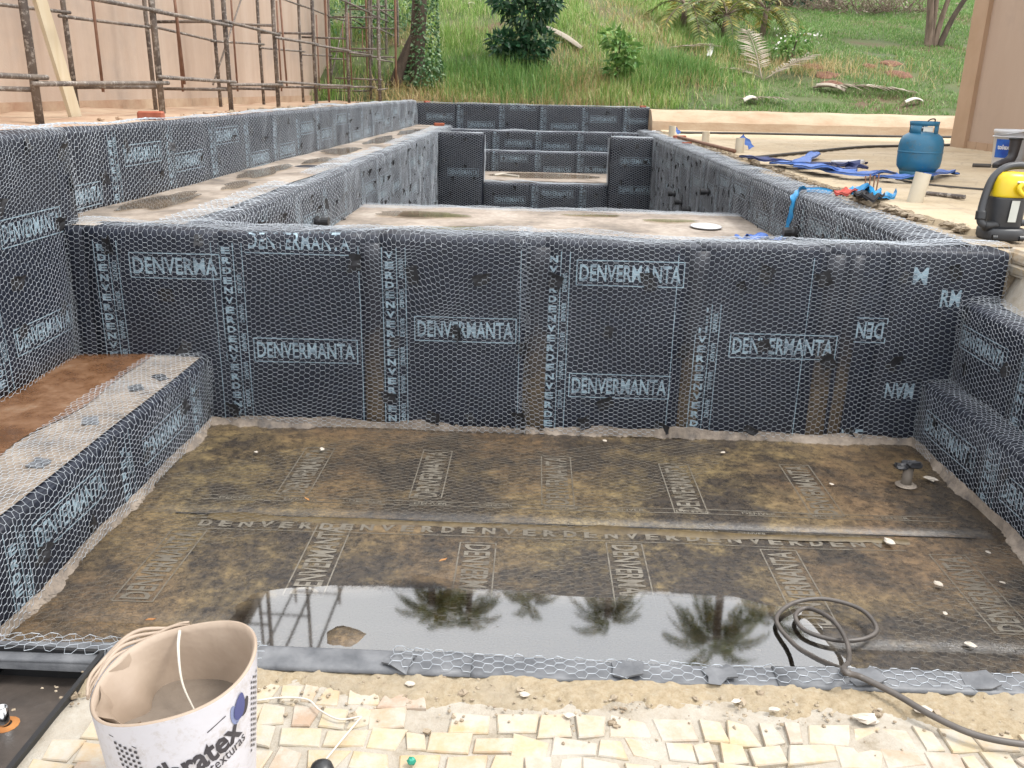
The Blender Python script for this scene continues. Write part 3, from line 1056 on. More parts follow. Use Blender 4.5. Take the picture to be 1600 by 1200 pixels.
# still water lying in the basin
def puddle(name, cx, cy, rx, ry, z, seed, wob=0.25, n=72, label=None):
    V = [(cx, cy, z)]
    for k in range(n):
        t = 2 * math.pi * k / n
        c, s = math.cos(t), math.sin(t)
        q = 1 + wob * (0.6 * math.sin(2 * t + seed) + 0.5 * math.sin(3 * t + seed * 2.1) + 0.3 * math.sin(5 * t + seed * 3.7) + 0.2 * math.sin(9 * t + seed)) * 0.6
        V.append((cx + rx * c * q, cy + ry * s * q, z))
    o = top(name, V, [(0, k + 1, (k + 1) % n + 1) for k in range(n)], 'thin_water', kind='structure')
    if label: o['label'] = label
    return o


edge_ = [(-1.10, 1.99), (-0.8, 1.965), (0.0, 1.965), (1.06, 1.965), (1.10, 2.2), (1.06, 2.45), (1.0, 2.7), (0.93, 2.79), (0.6, 2.83), (0.2, 2.80), (-0.3, 2.85), (-0.8, 2.80), (-0.96, 2.74), (-1.0, 2.55), (-1.0, 2.35), (-1.12, 2.15), (-1.10, 1.99)]
ol = spline(np.array([(x, y, 0) for x, y in edge_], float), 12)[:-1]
out_ = []
for p in ol:
    k = 0.0 if p[1] < 2.0 else 0.035
    out_.append((p[0] + k * float(noise(p[0], p[1], 91, 1.6)) + k * 0.5 * float(noise(p[0], p[1], 93, 5)), p[1] + k * float(noise(p[0], p[1], 92, 1.6)), ZF + 0.027))
top('standing_water', out_, [tuple(range(len(out_)))], 'water', kind='structure')

# ================================================================== WALLS OF THE POOL
EY = np.array([0, 1.0, 0])
EX = np.array([1.0, 0, 0])


def wall_thing(name, surf, label, cat='wall', mat='membrane', group=None):
    V, F = surf.body()
    o = top(name, V, F, mat, label, cat, group, smooth=True)
    return o


# ---- dividing wall, facing the camera
sv_ = Surf((-2.42, YW, 0), EX, -EY, [(0, ZF - 0.02), (0, 0), (-0.25, 0), (-0.25, ZS - 0.05)], 4.80, r=0.026, amp=0.010, seed=101)
div = wall_thing('dividing_wall', sv_, 'dark membrane wall with wire netting crossing the pool between basin and long pool', 'wall')
HV = -ZF + 0.02                          # v at the top edge


def pu(px, py=520): return float(aty(px, py, YW)[0]) + 2.42


def pv(px, py): return float(aty(px, py, YW)[2]) - ZF + 0.02


edges = [(0.0, pu(165)), (pu(150), pu(352)), (pu(345), pu(575)), (pu(598), pu(822)), (pu(848), pu(1062)), (pu(1086), pu(1268)), (pu(1285), pu(1378)), (pu(1372), 4.79)]
logos = {1: [(275, 415, 130, 0, 'DENVERMA')], 2: [(478, 548, 155, 0, None), (467, 377, 158, 0, None)], 3: [(727, 515, 150, 0, None)],
         4: [(985, 428, 155, 0, None), (967, 603, 150, 0, None)], 5: [(1222, 541, 155, 0, None)],
         6: [(1350, 515, 56, math.pi, 'DENV'), (1330, 682, 34, 0, 'DE')], 7: [(1404, 610, 44, math.pi, 'MAN'), (1437, 431, 22, 0, 'M'), (1484, 466, 30, 0, 'RM')]}
bands_px = {1: 165, 2: 352, 3: 600, 4: 850, 5: 1086}
for i, (a, b) in enumerate(edges):
    sh = part('membrane_sheet', *sv_.sheet(a, b, 0.0, HV + 0.2, 0.004 + 0.003 * (i % 2), seed=110 + i), 'membrane', div, smooth=True)
    p = Ink()
    if i in bands_px:
        band(p, pu(bands_px[i]), 0.03 if i < 5 else 0.05, HV - 0.05 if i != 5 else HV - 0.3, 0.12, i)
        p.line(b - 0.035, 0.03, b - 0.035, HV - 0.05, 0.004)
    for px, py, w, rot, t in logos.get(i, []):
        ww = w / F_PX * YW * 1.03
        p.logo(pu(px, py), pv(px, py), ww, 0.088, rot, t or 'DENVERMANTA', t in (None, 'DENVERMA', 'DENV'))
    p.put(sv_, 0.0065 + 0.003 * (i % 2), 'print_ink', sh)
# muddy laps left bare between the sheets
for px0, px1, y0 in ((572, 600, 575), (816, 850, 580), (1058, 1088, 585), (1262, 1290, 595), (1296, 1315, 600)):
    a, b = pu(px0, 640), pu(px1, 640)
    part('muddy_lap', *sv_.sheet(a, b, 0.0, HV - 0.03, 0.0085, seed=px0), 'muddy_membrane', div, smooth=True)
for k, (px, py) in enumerate(((170, 385), (262, 460), (312, 375), (365, 640), (555, 410), (617, 535), (608, 620), (645, 428), (712, 520), (752, 437), (815, 545), (810, 655), (676, 652), (735, 652),
                              (867, 440), (1013, 441), (950, 518), (945, 628), (1067, 548), (915, 660), (1032, 668), (1158, 448), (1195, 430), (1285, 437), (1412, 432), (1292, 565), (1395, 567), (1325, 677), (1170, 672), (1490, 425), (290, 545), (1190, 540))):
    fixing_patch(div, sv_, pu(px, py), pv(px, py), 0.06 + 0.02 * math.sin(k * 2.3), 0.075 + 0.02 * math.cos(k * 1.7), 0.5 * math.sin(k * 3.1), seed=120 + k)
wire(div, sv_, 0.0, 4.80, 0.0, sv_.V - 0.2, seed=130, bulge=0.016)

for k, (a, b) in enumerate(((2.34, 2.42),)):
    wire(div, sv_, a, b, 0.0, sv_.V - 0.3, seed=131 + k, lift=0.019, warp=0.025)


def wire_ends(parent, surf, u0, u1, v, n, seed, spread=0.03):
    R = rng(seed)
    m = MB()
    for i in range(n):
        u, vv = R.uniform(u0, u1), v + R.normal(0, spread)
        p = surf.map(np.array([u]), np.array([vv]), 0.012)[0]
        q = surf.map(np.array([u + R.normal(0, 0.012)]), np.array([vv + R.normal(0, 0.012)]), 0.02 + R.uniform(0, 0.022))[0]
        m.add(*tube([p, (p + q) / 2 + R.normal(0, 0.003, 3), q], 0.0009, 4))
    part('wire_ends', *m.get(), 'wire', parent, kind='stuff')


wire_ends(div, sv_, 0, 4.7, HV + 0.02, 130, 139)

# ---- tall wall on the left, beside the basin
s1 = Surf((-2.40, 0.6, 0), EY, EX, [(0, ZB), (0, 0.47), (-0.26, 0.47), (-0.26, 0.40)], 4.02, seed=141)
lw = wall_thing('tall_side_wall', s1, 'tall dark netted wall rising from the left bench of the front basin', 'wall')
dress(lw, s1, 0, 4.02, 0, 1.16, 142, start=0.22, nlogo=2, vp=[0.22, 0.72, 0.45, 0.9], patches=2)
wire(lw, s1, 1.4, 4.02, 0, 1.38, seed=143, bulge=0.02)
# ---- low wall behind the left ledge
d = np.array([0.15, YE - 4.5, 0]); L2 = np.linalg.norm(d); d = d / L2
s2 = Surf((-2.55, 4.5, 0), d, (d[1], -d[0], 0), [(0, -0.02), (0, 0.47), (-0.3, 0.45), (-0.3, 0.38)], L2, seed=151)
lw2 = wall_thing('ledge_wall', s2, 'long low netted wall running behind the wet left ledge to the far corner', 'wall')
dress(lw2, s2, 0, L2, 0, 0.47, 152, nlogo=1, vp=[0.12, 0.30, 0.2, 0.34, 0.1], patches=2)
wire(lw2, s2, 0, L2, 0, 0.70, seed=153, a=0.021, r=0.0010)

# ---- left side of the long pool with its ledge
s3 = Surf((XL, YW + 0.2, 0), EY, EX, [(0, -1.62), (0, 0), (-0.86, 0.0)], YE - YW - 0.2, r=0.022, seed=161)
pl = wall_thing('pool_side_wall', s3, 'left inner wall of the long pool with the wet ledge along its top', 'wall')
L3 = s3.L
dress(pl, s3, 0, L3, 0.3, 1.60, 162, nlogo=2, vp=[0.5, 1.0, 1.35, 1.2], patches=3)
keep = lambda u, v: ~((u < 8.85 - YW - 0.2) & (v < 1.22))
wire(pl, s3, 0, L3, 0.4, 1.92, seed=163, mask=keep, a=0.026, r=0.0012)
lf = Flat(-2.55, YW + 0.06, 0.004, 0.80, YE - YW - 0.1, amp=0.006, seed=165)
U, V_ = np.meshgrid(np.linspace(0.0, 0.72, 10), np.linspace(0, YE - YW - 0.1, 110), indexing='ij')
U2 = U + 0.03 * noise(V_, U, 166, 0.6) * (U > 0.6)
part('mud_layer', lf.map(U2.ravel(), V_.ravel(), 0.008), grid(10, 110), 'ledge_mud', pl, smooth=True)
R = rng(17)
for k, (x, y, rx, ry) in enumerate(((-2.3, 5.5, 0.13, 0.55), (-2.16, 6.5, 0.09, 0.3), (-2.28, 7.6, 0.14, 0.6), (-2.12, 8.9, 0.12, 0.4), (-2.2, 10.3, 0.16, 0.7), (-2.15, 12.6, 0.16, 1.0), (-2.1, 15.2, 0.16, 0.9))):
    puddle('puddle', x, y, rx, ry, 0.022, k * 1.7 + 1.3, 0.42)

# ---- right side of the long pool
s4 = Surf((XR, YE, 0), -EY, -EX, [(0, -1.62), (0, 0), (-0.24, 0.012)], YE - YW - 0.15, r=0.022, seed=171)
pr = wall_thing('pool_side_wall', s4, 'right inner wall of the long pool below the cream deck', 'wall')
L4 = s4.L
dress(pr, s4, 0, L4, 0.3, 1.60, 172, nlogo=2, vp=[0.5, 1.3, 1.0, 1.45], patches=3)
wire(pr, s4, 0, L4, 0.4, 1.86, seed=173, a=0.026, r=0.0012, mask=lambda u, v: ~((u > YE - 8.85) & (v < 1.22)))
# capped pipe stubs through the side walls
def stub(x, y, z, sgn, r=0.028, l=0.09):
    rt = root('pipe_stub', (x, y, z - r), None, 'pipe')
    part('pipe', *tube([(x - 0.04 * sgn, y, z), (x + l * sgn, y, z)], r, 12), 'grey_plastic', rt, True)
    part('cap', *tube([(x + (l - 0.045) * sgn, y, z), (x + (l + 0.012) * sgn, y, z)], r * 1.3, 12), 'black_plastic', rt, False)
    part('collar', *tube([(x + 0.002 * sgn, y, z), (x + 0.02 * sgn, y, z)], r * 1.6, 12), 'patch_rubber', rt, False)
    return rt
for px, py, lab in ((1108, 300, 'thick capped pipe stub, highest of those on the right pool wall'), (1055, 303, 'dark pipe stub on the right pool wall beside the far pillar'), (1066, 316, 'middle one of the three small pipe stubs near the far right pillar'),
                    (1078, 328, 'lowest pipe stub on the right wall just above the shelf edge'), (1245, 363, 'black pipe stub behind the blue ribbon on the right wall')):
    q = atx(px, py, XR - 0.02)
    stub(q[0], q[1], q[2], -1)['label'] = lab
q = atx(493, 346, XL + 0.02)
stub(q[0], q[1], q[2], 1)['label'] = 'black capped pipe stub low on the left pool wall'

# ---- shallow shelf behind the dividing wall, and the deep floor
shf = Flat(XL - 0.02, YW + 0.22, ZS, XR - XL + 0.04, 4.2, amp=0.005, seed=181)
U, V_ = np.meshgrid(np.linspace(0, 3.76, 30), np.linspace(0, 4.2, 34), indexing='ij')
Vs = shf.map(U.ravel(), V_.ravel())
Fs = [tuple(f) for f in grid(30, 34)]
far_e = [i * 34 + 33 for i in range(30)]
n0 = len(Vs)
Vs = np.vstack([Vs, Vs[far_e] + [0, 0.01, -1.25]])
Fs += [(far_e[i], n0 + i, n0 + i + 1, far_e[i + 1]) for i in range(29)]
sh_o = top('shallow_shelf', Vs, Fs, 'ledge_mud', kind='structure', smooth=False)
wire(sh_o, shf, 0.02, 3.74, 3.9, 4.18, seed=182)
puddle('puddle', -0.75, 7.15, 0.75, 0.36, ZS + 0.012, 2.2)
puddle('puddle', -1.05, 8.2, 0.45, 0.20, ZS + 0.012, 4.1)
puddle('puddle', 0.55, 8.45, 0.3, 0.10, ZS + 0.012, 5.1)
puddle('puddle', 1.25, 8.2, 0.26, 0.10, ZS + 0.012, 6.1)
V, F = box(XL - 0.1, XR + 0.1, 8.7, 15.7, -1.75, -1.58)
top('deep_floor', V, F, 'muddy_membrane', kind='structure')

# ---- far end: two pillars, a sill, a landing and steps, the retaining wall
def boxed(name, x0, x1, y0, y1, z0, z1, label, cat, seed, wires=True, logos=True, vp=None, patches=2, nl=1, mat='membrane'):
    V, F = box(x0, x1, y0, y1, z0, z1, 0.02)
    o = top(name, V, F, mat, label, cat)
    s = Surf((x0, y0, 0), EX, -EY, [(0, z0), (0, z1), (-(y1 - y0), z1)], x1 - x0, r=0.035, amp=0.004, seed=seed)
    dress(o, s, 0.01, x1 - x0 - 0.01, 0.02, z1 - z0 + 0.05, seed + 1, logos=logos, vp=vp, patches=patches, nlogo=nl)
    if wires: wire(o, s, 0, x1 - x0, max(0, z1 - z0 - 1.35), s.V, seed=seed + 2, r=0.0013, a=0.024)
    return o, s


YP = 15.6
p1, sp1 = boxed('pillar', XL + 0.01, -0.90, YP, YP + 0.3, -1.6, -0.005, 'netted membrane pillar at the far end, left of the step opening', 'pillar', 201, vp=[0.95, 0.7], nl=1)
p2, sp2 = boxed('pillar', 1.27, XR - 0.01, YP, YP + 0.3, -1.6, -0.02, 'netted membrane pillar at the far end, right of the step opening', 'pillar', 211, vp=[0.72, 1.2], nl=2)
for o, x, sg in ((p1, -0.90, 1), (p2, 1.27, -1)):
    ss = Surf((x, YP if sg > 0 else YP + 0.3, 0), EY * sg, EX * sg, [(0, -0.82), (0, -0.02)], 0.3, seed=220)
    wire(o, ss, 0, 0.3, 0, 0.8, seed=221, r=0.0013, a=0.024)
boxed('sill_wall', -0.895, 1.265, YP + 0.02, YP + 0.28, -1.6, -0.83, 'low netted sill between the two far pillars', 'wall', 231, vp=[0.5, 0.62, 0.42])
V, F = box(XL, XR, YP + 0.3, 17.75, -0.95, -0.80)
ld = top('landing', V, F, 'ledge_mud', kind='structure')
puddle('puddle', 0.15, 16.9, 1.0, 0.55, -0.795, 1.0, 0.12)
V, F = tube(spline([(-0.75, 16.7, -0.785), (-0.6, 16.8, -0.77), (-0.5, 16.75, -0.78), (-0.3, 16.6, -0.785)]), 0.02, 6)
top('dry_twig', V, F, 'string_white', 'pale twig lying on the wet landing before the far steps', 'twig')
boxed('step', XL + 0.01, XR - 0.01, 17.7, 18.05, -0.85, -0.43, 'lower netted step rising behind the landing at the far end', 'step', 241, vp=[0.12, 0.30, 0.1])
boxed('step', XL + 0.01, XR - 0.01, 18.02, YE - 0.02, -0.6, -0.06, 'upper netted step directly under the far retaining wall', 'step', 251, vp=[0.25, 0.32, 0.28])
s9 = Surf((-2.42, YE - 0.02, 0), EX, -EY, [(0, -0.1), (0, 0.43), (-0.2, 0.43), (-0.2, 0.3)], 4.66, r=0.03, seed=261)
rw = wall_thing('retaining_wall', s9, 'dark netted retaining wall closing the far end below the grassy bank', 'wall')
dress(rw, s9, 0, 4.66, 0.0, 0.56, 262, vp=[0.28, 0.14, 0.5, 0.14, 0.3], patches=2)
wire(rw, s9, 0, 4.66, 0, 0.72, seed=263, r=0.0013, a=0.024)

# ---- bench on the left of the basin
s5 = Surf((-1.72, 0.6, 0), EY, EX, [(0, ZF - 0.02), (0, ZB), (-0.72, ZB)], YW - 0.6, r=0.022, amp=0.007, seed=271)
bn = wall_thing('basin_bench', s5, 'broad netted bench with brown water along the left of the front basin', 'bench', mat='membrane')
H5 = ZB - ZF + 0.02
dress(bn, s5, 0, s5.L, 0.0, H5 - 0.01, 272, start=0.55, vp=[0.2, 0.24], patches=2)
U, V_ = np.meshgrid(np.linspace(0, s5.L, 80), np.linspace(H5 + 0.02, s5.V, 14), indexing='ij')
part('mortar_layer', s5.map(U.ravel(), V_.ravel(), 0.008), grid(80, 14), 'bench_mortar', bn, smooth=True)
U, V_ = np.meshgrid(np.linspace(0, s5.L, 80), np.linspace(H5 + 0.27, s5.V, 10), indexing='ij')
V2 = V_ + (0.035 * noise(U, V_ * 0, 273, 0.7)) * (V_ < H5 + 0.35)
part('mud_layer', s5.map(U.ravel(), V2.ravel(), 0.014), grid(80, 10), 'bench_mud', bn, smooth=True)
for k, (px, py) in enumerate(((65, 725), (145, 660), (215, 607), (255, 590))):
    q = atz(px, py, ZB + 0.01)
    fixing_patch(bn, s5, q[1] - 0.6, H5 + (-1.72 - q[0]), 0.07, 0.06, 0.3 * k, seed=280 + k, mat='slate_patch' if k < 2 else 'patch_rubber', curl=0.005)
wire(bn, s5, 1.3, s5.L, 0, H5 + 0.30, seed=274, bulge=0.018)
# ---- right of the basin: low bench and upper tier
s6 = Surf((2.07, YW, 0), -EY, -EX, [(0, ZF - 0.02), (0, -0.69), (-0.2, -0.68)], YW - 1.9, r=0.02, amp=0.006, seed=291)
b2 = wall_thing('basin_step', s6, 'narrow netted step along the right foot of the front basin', 'step')
dress(b2, s6, 0, s6.L, 0.0, 0.34, 292, start=0.1, vp=[0.19], patches=2)
wire(b2, s6, 0, s6.L, 0, s6.V - 0.02, seed=293)
s7 = Surf((2.20, YW, 0), -EY, -EX, [(0, -0.72), (0, -0.26), (-0.36, -0.25)], YW - 1.9, r=0.022, amp=0.006, seed=295)
b3 = wall_thing('tier_wall', s7, 'upper netted tier on the right of the front basin below the rubble', 'wall')
dress(b3, s7, 0, s7.L, 0.0, 0.46, 296, start=0.2, vp=[0.3, 0.2], patches=2)
wire(b3, s7, 0, s7.L, 0, 0.62, seed=297)

# ---- front rim of the basin
s8 = Surf((-1.76, 1.935, 0), EX, EY, [(0, ZF - 0.02), (0, ZB + 0.006), (-0.085, ZB + 0.004), (-0.09, ZB - 0.02)], 4.0, r=0.012, amp=0.006, seed=301)
fr_ = wall_thing('front_rim', s8, 'low grey netted rim between the front basin and the sandy paving', 'rim', mat='slate_patch')
vt = ZB + 0.006 - ZF + 0.02
for k in range(5):
    part('membrane_sheet', *s8.sheet(k * 0.8, min(k * 0.8 + 0.84, 3.98), vt - 0.12, vt + 0.08, 0.004 + 0.004 * (k % 2), seed=310 + k), 'slate_patch', fr_, smooth=True)
wire(fr_, s8, 0.0, 3.98, vt - 0.12, vt + 0.075, seed=311, a=0.0175, lift=0.010, r=0.0006, bulge=0.003, warp=0.006, mask=lambda u, v: ~((u > 1.12) & (u < 1.42)))
for k, (px, py) in enumerate(((985, 1065), (1130, 1068), (620, 1045), (1365, 1078), (1560, 1100))):
    q = atz(px, py, ZB + 0.02)
    fixing_patch(fr_, s8, q[0] + 1.76, vt + 0.04, 0.075, 0.06, 0.3 * math.sin(k * 4), seed=320 + k, mat='slate_patch', lift=0.016, curl=0.006)

# ================================================================== BUILDINGS, KERB, SCAFFOLD
XB = -4.62
V, F = box(-9.5, XB, 4.2, 20.6, 0.30, 5.3)
bl = root('building', (-7, 12, 0.3), 'peach rendered building wall behind the scaffold on the left', 'building')
part('wall', V, F, 'peach_render', bl)
part('plinth', *box(XB, XB + 0.03, 4.2, 20.6, 0.32, 0.52), 'terrace_soil', bl)
part('roof', *box(-9.8, XB + 0.25, 4.0, 20.9, 5.3, 5.48), 'concrete', bl)
part('corner_pilaster', *box(XB - 0.3, XB + 0.04, 20.35, 20.64, 0.3, 5.3), 'peach_render', bl)

XG = 6.32
bl2 = root('building', (7.8, 11, 0), 'tan rendered building corner standing on the deck at right', 'building')
part('wall', *box(XG, 9.5, 5.5, 13.85, 0.03, 5.2), 'tan_render', bl2)
part('corner_pilaster', *box(XG - 0.06, XG + 0.45, 13.55, 14.0, 0.03, 5.2), 'tan_trim', bl2)
part('roof', *box(XG - 1.0, 9.8, 5.2, 14.9, 5.2, 5.36), 'tan_trim', bl2)
R = rng(33)
y = 5.6
while y < 13.5:
    w = R.uniform(0.28, 0.34)
    o = bpy.data.objects.new('skirting_tile', make_mesh('skirting_tile', *box(XG - 0.022, XG + 0.001, y, y + w - 0.012, 0.045, 0.15), 'tan_trim'))
    link(o, bl2)
    y += w

# low cream kerb wall at the back of the deck
V, F = [], []
xs = np.linspace(2.22, 9.6, 60)
prof = [(17.72, 0.03), (17.76, 0.20), (17.80, 0.23), (18.02, 0.38), (18.10, 0.41), (18.62, 0.41)]
for i, x in enumerate(xs):
    for a, z in prof:
        V.append((x, a + 0.012 * math.sin(x * 2.1) + 0.015 * (x - 2) * 0.0, z + 0.006 * math.sin(x * 5 + a * 9)))
nV = len(V)
V += [(2.22, 18.62, -0.02), (2.22, 17.72, -0.02)]
kb = top('kerb_wall', V, [tuple(f) for f in grid(60, len(prof))] + [tuple(range(len(prof))) + (nV, nV + 1)], 'kerb_concrete', 'low cream kerb wall between the deck and the green slope', 'wall', smooth=False)

# scaffold: two rows of posts with rails, rungs and braces
sc = root('scaffold', (-3.8, 12, 0.43), 'rusty tube scaffold standing along the peach building at left', 'scaffold')
Z0, Z1 = 0.42, 6.4
R = rng(51)
def post(x, y, r=0.03, z0=Z0, z1=Z1, mat='scaffold_steel', lean=0.0):
    P = np.array([(x + lean * (z - z0) + 0.006 * math.sin(z * 2 + x), y, z) for z in np.linspace(z0, z1, 7)])
    part('post', *tube(P, r, 8), mat, sc, True)
def rail(a, b, r=0.02, mat='scaffold_steel'):
    part('rail', *tube([a, b], r, 8), mat, sc, True)
XA, XC = -3.4, -4.22
fy = [4.2, 6.22, 8.31, 10.21, 12.1, 14.2, 16.7, 18.9, 21.0]
for i, y in enumerate(fy):
    post(XA, y, 0.03 if i < 3 else 0.027)
    post(XC, y + R.uniform(-0.1, 0.2), 0.024)
    for z in (0.66 + R.uniform(-.05, .05), 1.45 + R.uniform(-.1, .1), 2.4, 3.2, 4.2, 5.3, 6.2):
        rail((XA, y, z), (XC, y + 0.05, z + R.uniform(-0.02, 0.02)), 0.017)
    part('strut', *tube([(XC + 0.28, y + 0.03, 0.62), (XC + 0.28, y + 0.03, 1.9)], 0.013, 6), 'scaffold_rust', sc, True)
    if i < len(fy) - 1:
        y2 = fy[i + 1]
        for z, r in ((0.72, 0.018), (1.32, 0.018), (2.1, 0.018), (3.4, 0.02), (4.9, 0.02), (6.1, 0.022)):
            dz = R.uniform(-0.04, 0.04)
            rail((XA + 0.035, y - 0.1, z + dz), (XA + 0.035, y2 + 0.1, z + dz * 0.3), r)
            if z != 0.72: rail((XC + 0.03, y - 0.1, z - 0.06 + dz), (XC + 0.03, y2 + 0.1, z - 0.06 - dz), r * 0.85)
        if i % 3 == 1: part('brace', *tube([(XC - 0.03, y, 0.7), (XC - 0.03, y2, 2.4)], 0.014, 6), 'scaffold_steel', sc, True)
        if i % 2 == 0:
            part('strut', *tube([(XA - 0.12, y + 0.9, 0.7), (XA - 0.14, y + 0.85, 2.0)], 0.014, 6), 'scaffold_rust', sc, True)
for x, y in ((-3.85, 9.4), (-3.7, 13.2), (-3.9, 17.3), (-3.62, 19.8)):
    post(x, y, 0.02, mat='scaffold_rust', z1=2.6)
for k, (x, y) in enumerate(((-3.0, 17.6), (-3.15, 18.6), (-2.95, 19.4), (-3.6, 20.3), (-3.2, 21.4), (-3.9, 22.0))):
    post(x, y, 0.024, mat='scaffold_rust' if k % 3 == 2 else 'scaffold_steel', z0=0.40, z1=5.6)
for k, z in enumerate((0.66, 1.2, 1.75, 2.1)):
    rail((-3.0, 17.4, z), (-3.25, 21.5, z + 0.05), 0.016)
    rail((-2.95, 17.6, z + 0.18), (-3.9, 17.9, z + 0.2), 0.015)
    rail((-2.95, 19.4, z + 0.1), (-4.0, 19.6, z + 0.12), 0.015)
# leaning plank
a, b = atx(120, 192, -3.55), atx(62, 0, -3.55)
a[2] = 0.42
b = b + (b - a) * 0.5
dirv = (b - a) / np.linalg.norm(b - a)
sd_ = np.cross(dirv, [1, 0, 0.0]); sd_ /= np.linalg.norm(sd_)
nn = np.cross(dirv, sd_)
V = [p + sd_ * s * 0.075 + nn * t * 0.014 for p in (a, b) for s in (-1, 1) for t in (-1, 1)]
top('plank', V, [(0, 1, 3, 2), (4, 6, 7, 5), (0, 4, 5, 1), (2, 3, 7, 6), (0, 2, 6, 4), (1, 5, 7, 3)], 'board', 'pale wooden plank leaning against the scaffold at far left', 'plank')


def brick(px, py, z, l, label, rot=0.2, cat='brick', w=0.09, h=0.055, mat='brick'):
    q = atz(px, py, z)
    c, s = math.cos(rot), math.sin(rot)
    V, F = box(-l / 2, l / 2, -w / 2, w / 2, 0, h, 0.008)
    V = V + rng(int(px)).normal(0, 0.002, V.shape)
    V = np.stack([V[:, 0] * c - V[:, 1] * s + q[0], V[:, 0] * s + V[:, 1] * c + q[1], V[:, 2] + z], 1)
    return top('brick', V, F, mat, label, cat)


q = atx(240, 186, -2.62)
def brick_at(x, y, z, l, label, rot, w=0.09, h=0.055):
    c, s = math.cos(rot), math.sin(rot)
    V, F = box(-l / 2, l / 2, -w / 2, w / 2, 0, h, 0.008)
    V = V + rng(int(abs(x * 100) + y)).normal(0, 0.002, V.shape)
    V = np.stack([V[:, 0] * c - V[:, 1] * s + x, V[:, 0] * s + V[:, 1] * c + y, V[:, 2] + z], 1)
    return top('brick', V, F, 'brick', label, 'brick')


brick_at(-2.68, 6.35, 0.468, 0.17, 'orange brick lying on top of the tall left wall beneath the scaffold', 0.15)
brick_at(-1.9, 17.9, 0.02, 0.2, 'red brick piece on the left ledge in front of the far corner', 0.3)
brick_at(-2.2, 18.45, 0.435, 0.12, 'red brick chip on the far wall top at its left end', 0.6, 0.07, 0.04)
brick_at(2.1, 18.45, 0.435, 0.12, 'red brick chip on the far wall top at its right end', 0.2, 0.07, 0.04)
brick_at(2.32, 14.9, 0.02, 0.2, 'red brick on the right coping beside the cream marker tubes', 0.1)
brick_at(2.20, 13.4, 0.02, 0.16, 'small red brick shard on the right coping nearer than the other', 0.7, 0.07, 0.03)
# rubble heaps on the terrace
def rubble(name, pts, seed, mat, label, smin=0.02, smax=0.06):
    R = rng(seed)
    m = MB()
    for (x, y, z) in pts:
        V, F = lathe([(0.0, -0.5), (0.7, -0.4), (1, 0.0), (0.7, 0.4), (0.0, 0.5)], (0, 0, 0), 6)
        a = R.uniform(0, 6.28)
        V = V * (1 + 0.2 * R.normal(size=(len(V), 1))) * R.uniform(smin, smax) * np.array([1, R.uniform(.6, 1), R.uniform(.5, .9)])
        m.add(V + [x, y, z], F)
    o = top(name, *m.get(), mat, kind='stuff')
    o['label'] = label
    return o


R = rng(61)
rubble('rubble', [(R.uniform(-3.2, -2.75), R.uniform(6.6, 9.5), 0.45) for _ in range(26)], 62, 'terrace_soil', 'clods of reddish earth on the terrace above the tall left wall', 0.012, 0.035)
rubble('rubble', [(R.uniform(-3.3, -2.72), R.uniform(9, 17), 0.44) for _ in range(160)], 63, 'rubble_stone', 'grey rubble along the top of the long left wall', 0.015, 0.05)
ysr = np.concatenate([R.uniform(5.0, 8.2, 150), R.uniform(8.2, 16, 140)])
rubble('rubble', [(float(ragged(y)) + R.normal(-0.01, 0.022), y, 0.02 + R.uniform(0, 0.02)) for y in ysr], 64, 'rubble_stone', 'broken edge stones along the lip of the cream deck', 0.014, 0.04)
xs_, ys_ = np.linspace(2.34, 3.6, 50), np.linspace(2.0, 4.53, 70)
X_, Y_ = np.meshgrid(xs_, ys_, indexing='ij')
up_ = np.clip((X_ - 2.36 - 0.05 * noise(Y_, X_ * 0, 661, 0.8)) / 0.09, 0, 1)
Z_ = -0.26 + up_ * (0.10 + 0.10 * np.clip((Y_ - 3.6) / 0.8, 0, 1)) + (0.15 + 0.85 * up_) * (0.030 * noise(X_, Y_, 662, 2.2) + 0.020 * noise(X_, Y_, 663, 6) + 0.008 * rng(9).normal(size=X_.shape))
top('broken_concrete', np.stack([X_, Y_, Z_], -1).reshape(-1, 3), grid(50, 70), 'white_mortar', kind='structure', smooth=False)
rubble('rubble', [(R.uniform(2.40, 2.8), R.uniform(3.2, 4.5), -0.14 + R.uniform(0, 0.05)) for _ in range(60)], 65, 'pale_stone', 'pale mortar rubble beside the right tier', 0.012, 0.04)
# cut block of cream paving at the right edge
q = atz(1582, 415, -0.05)
for k, (z0, z1, dx) in enumerate(((-0.20, -0.115, 0.05), (-0.113, -0.055, 0.0), (-0.053, 0.012, 0.01))):
    V, F = box(2.41 + dx, 2.95, 4.28, 4.56, z0, z1, 0.012)
    V = V + rng(k + 5).normal(0, 0.004, V.shape)
    top('paving_block', V, F, ['mortar', 'stone_tile', 'stone_tile'][k], ['rough mortar block under the two cream stone slabs at right', 'lower cream stone slab stacked at the right edge by the vacuum', 'upper cream stone slab stacked at the right edge by the vacuum'][k], 'block')

# ================================================================== THINGS ON THE DECK
DZ = 0.05
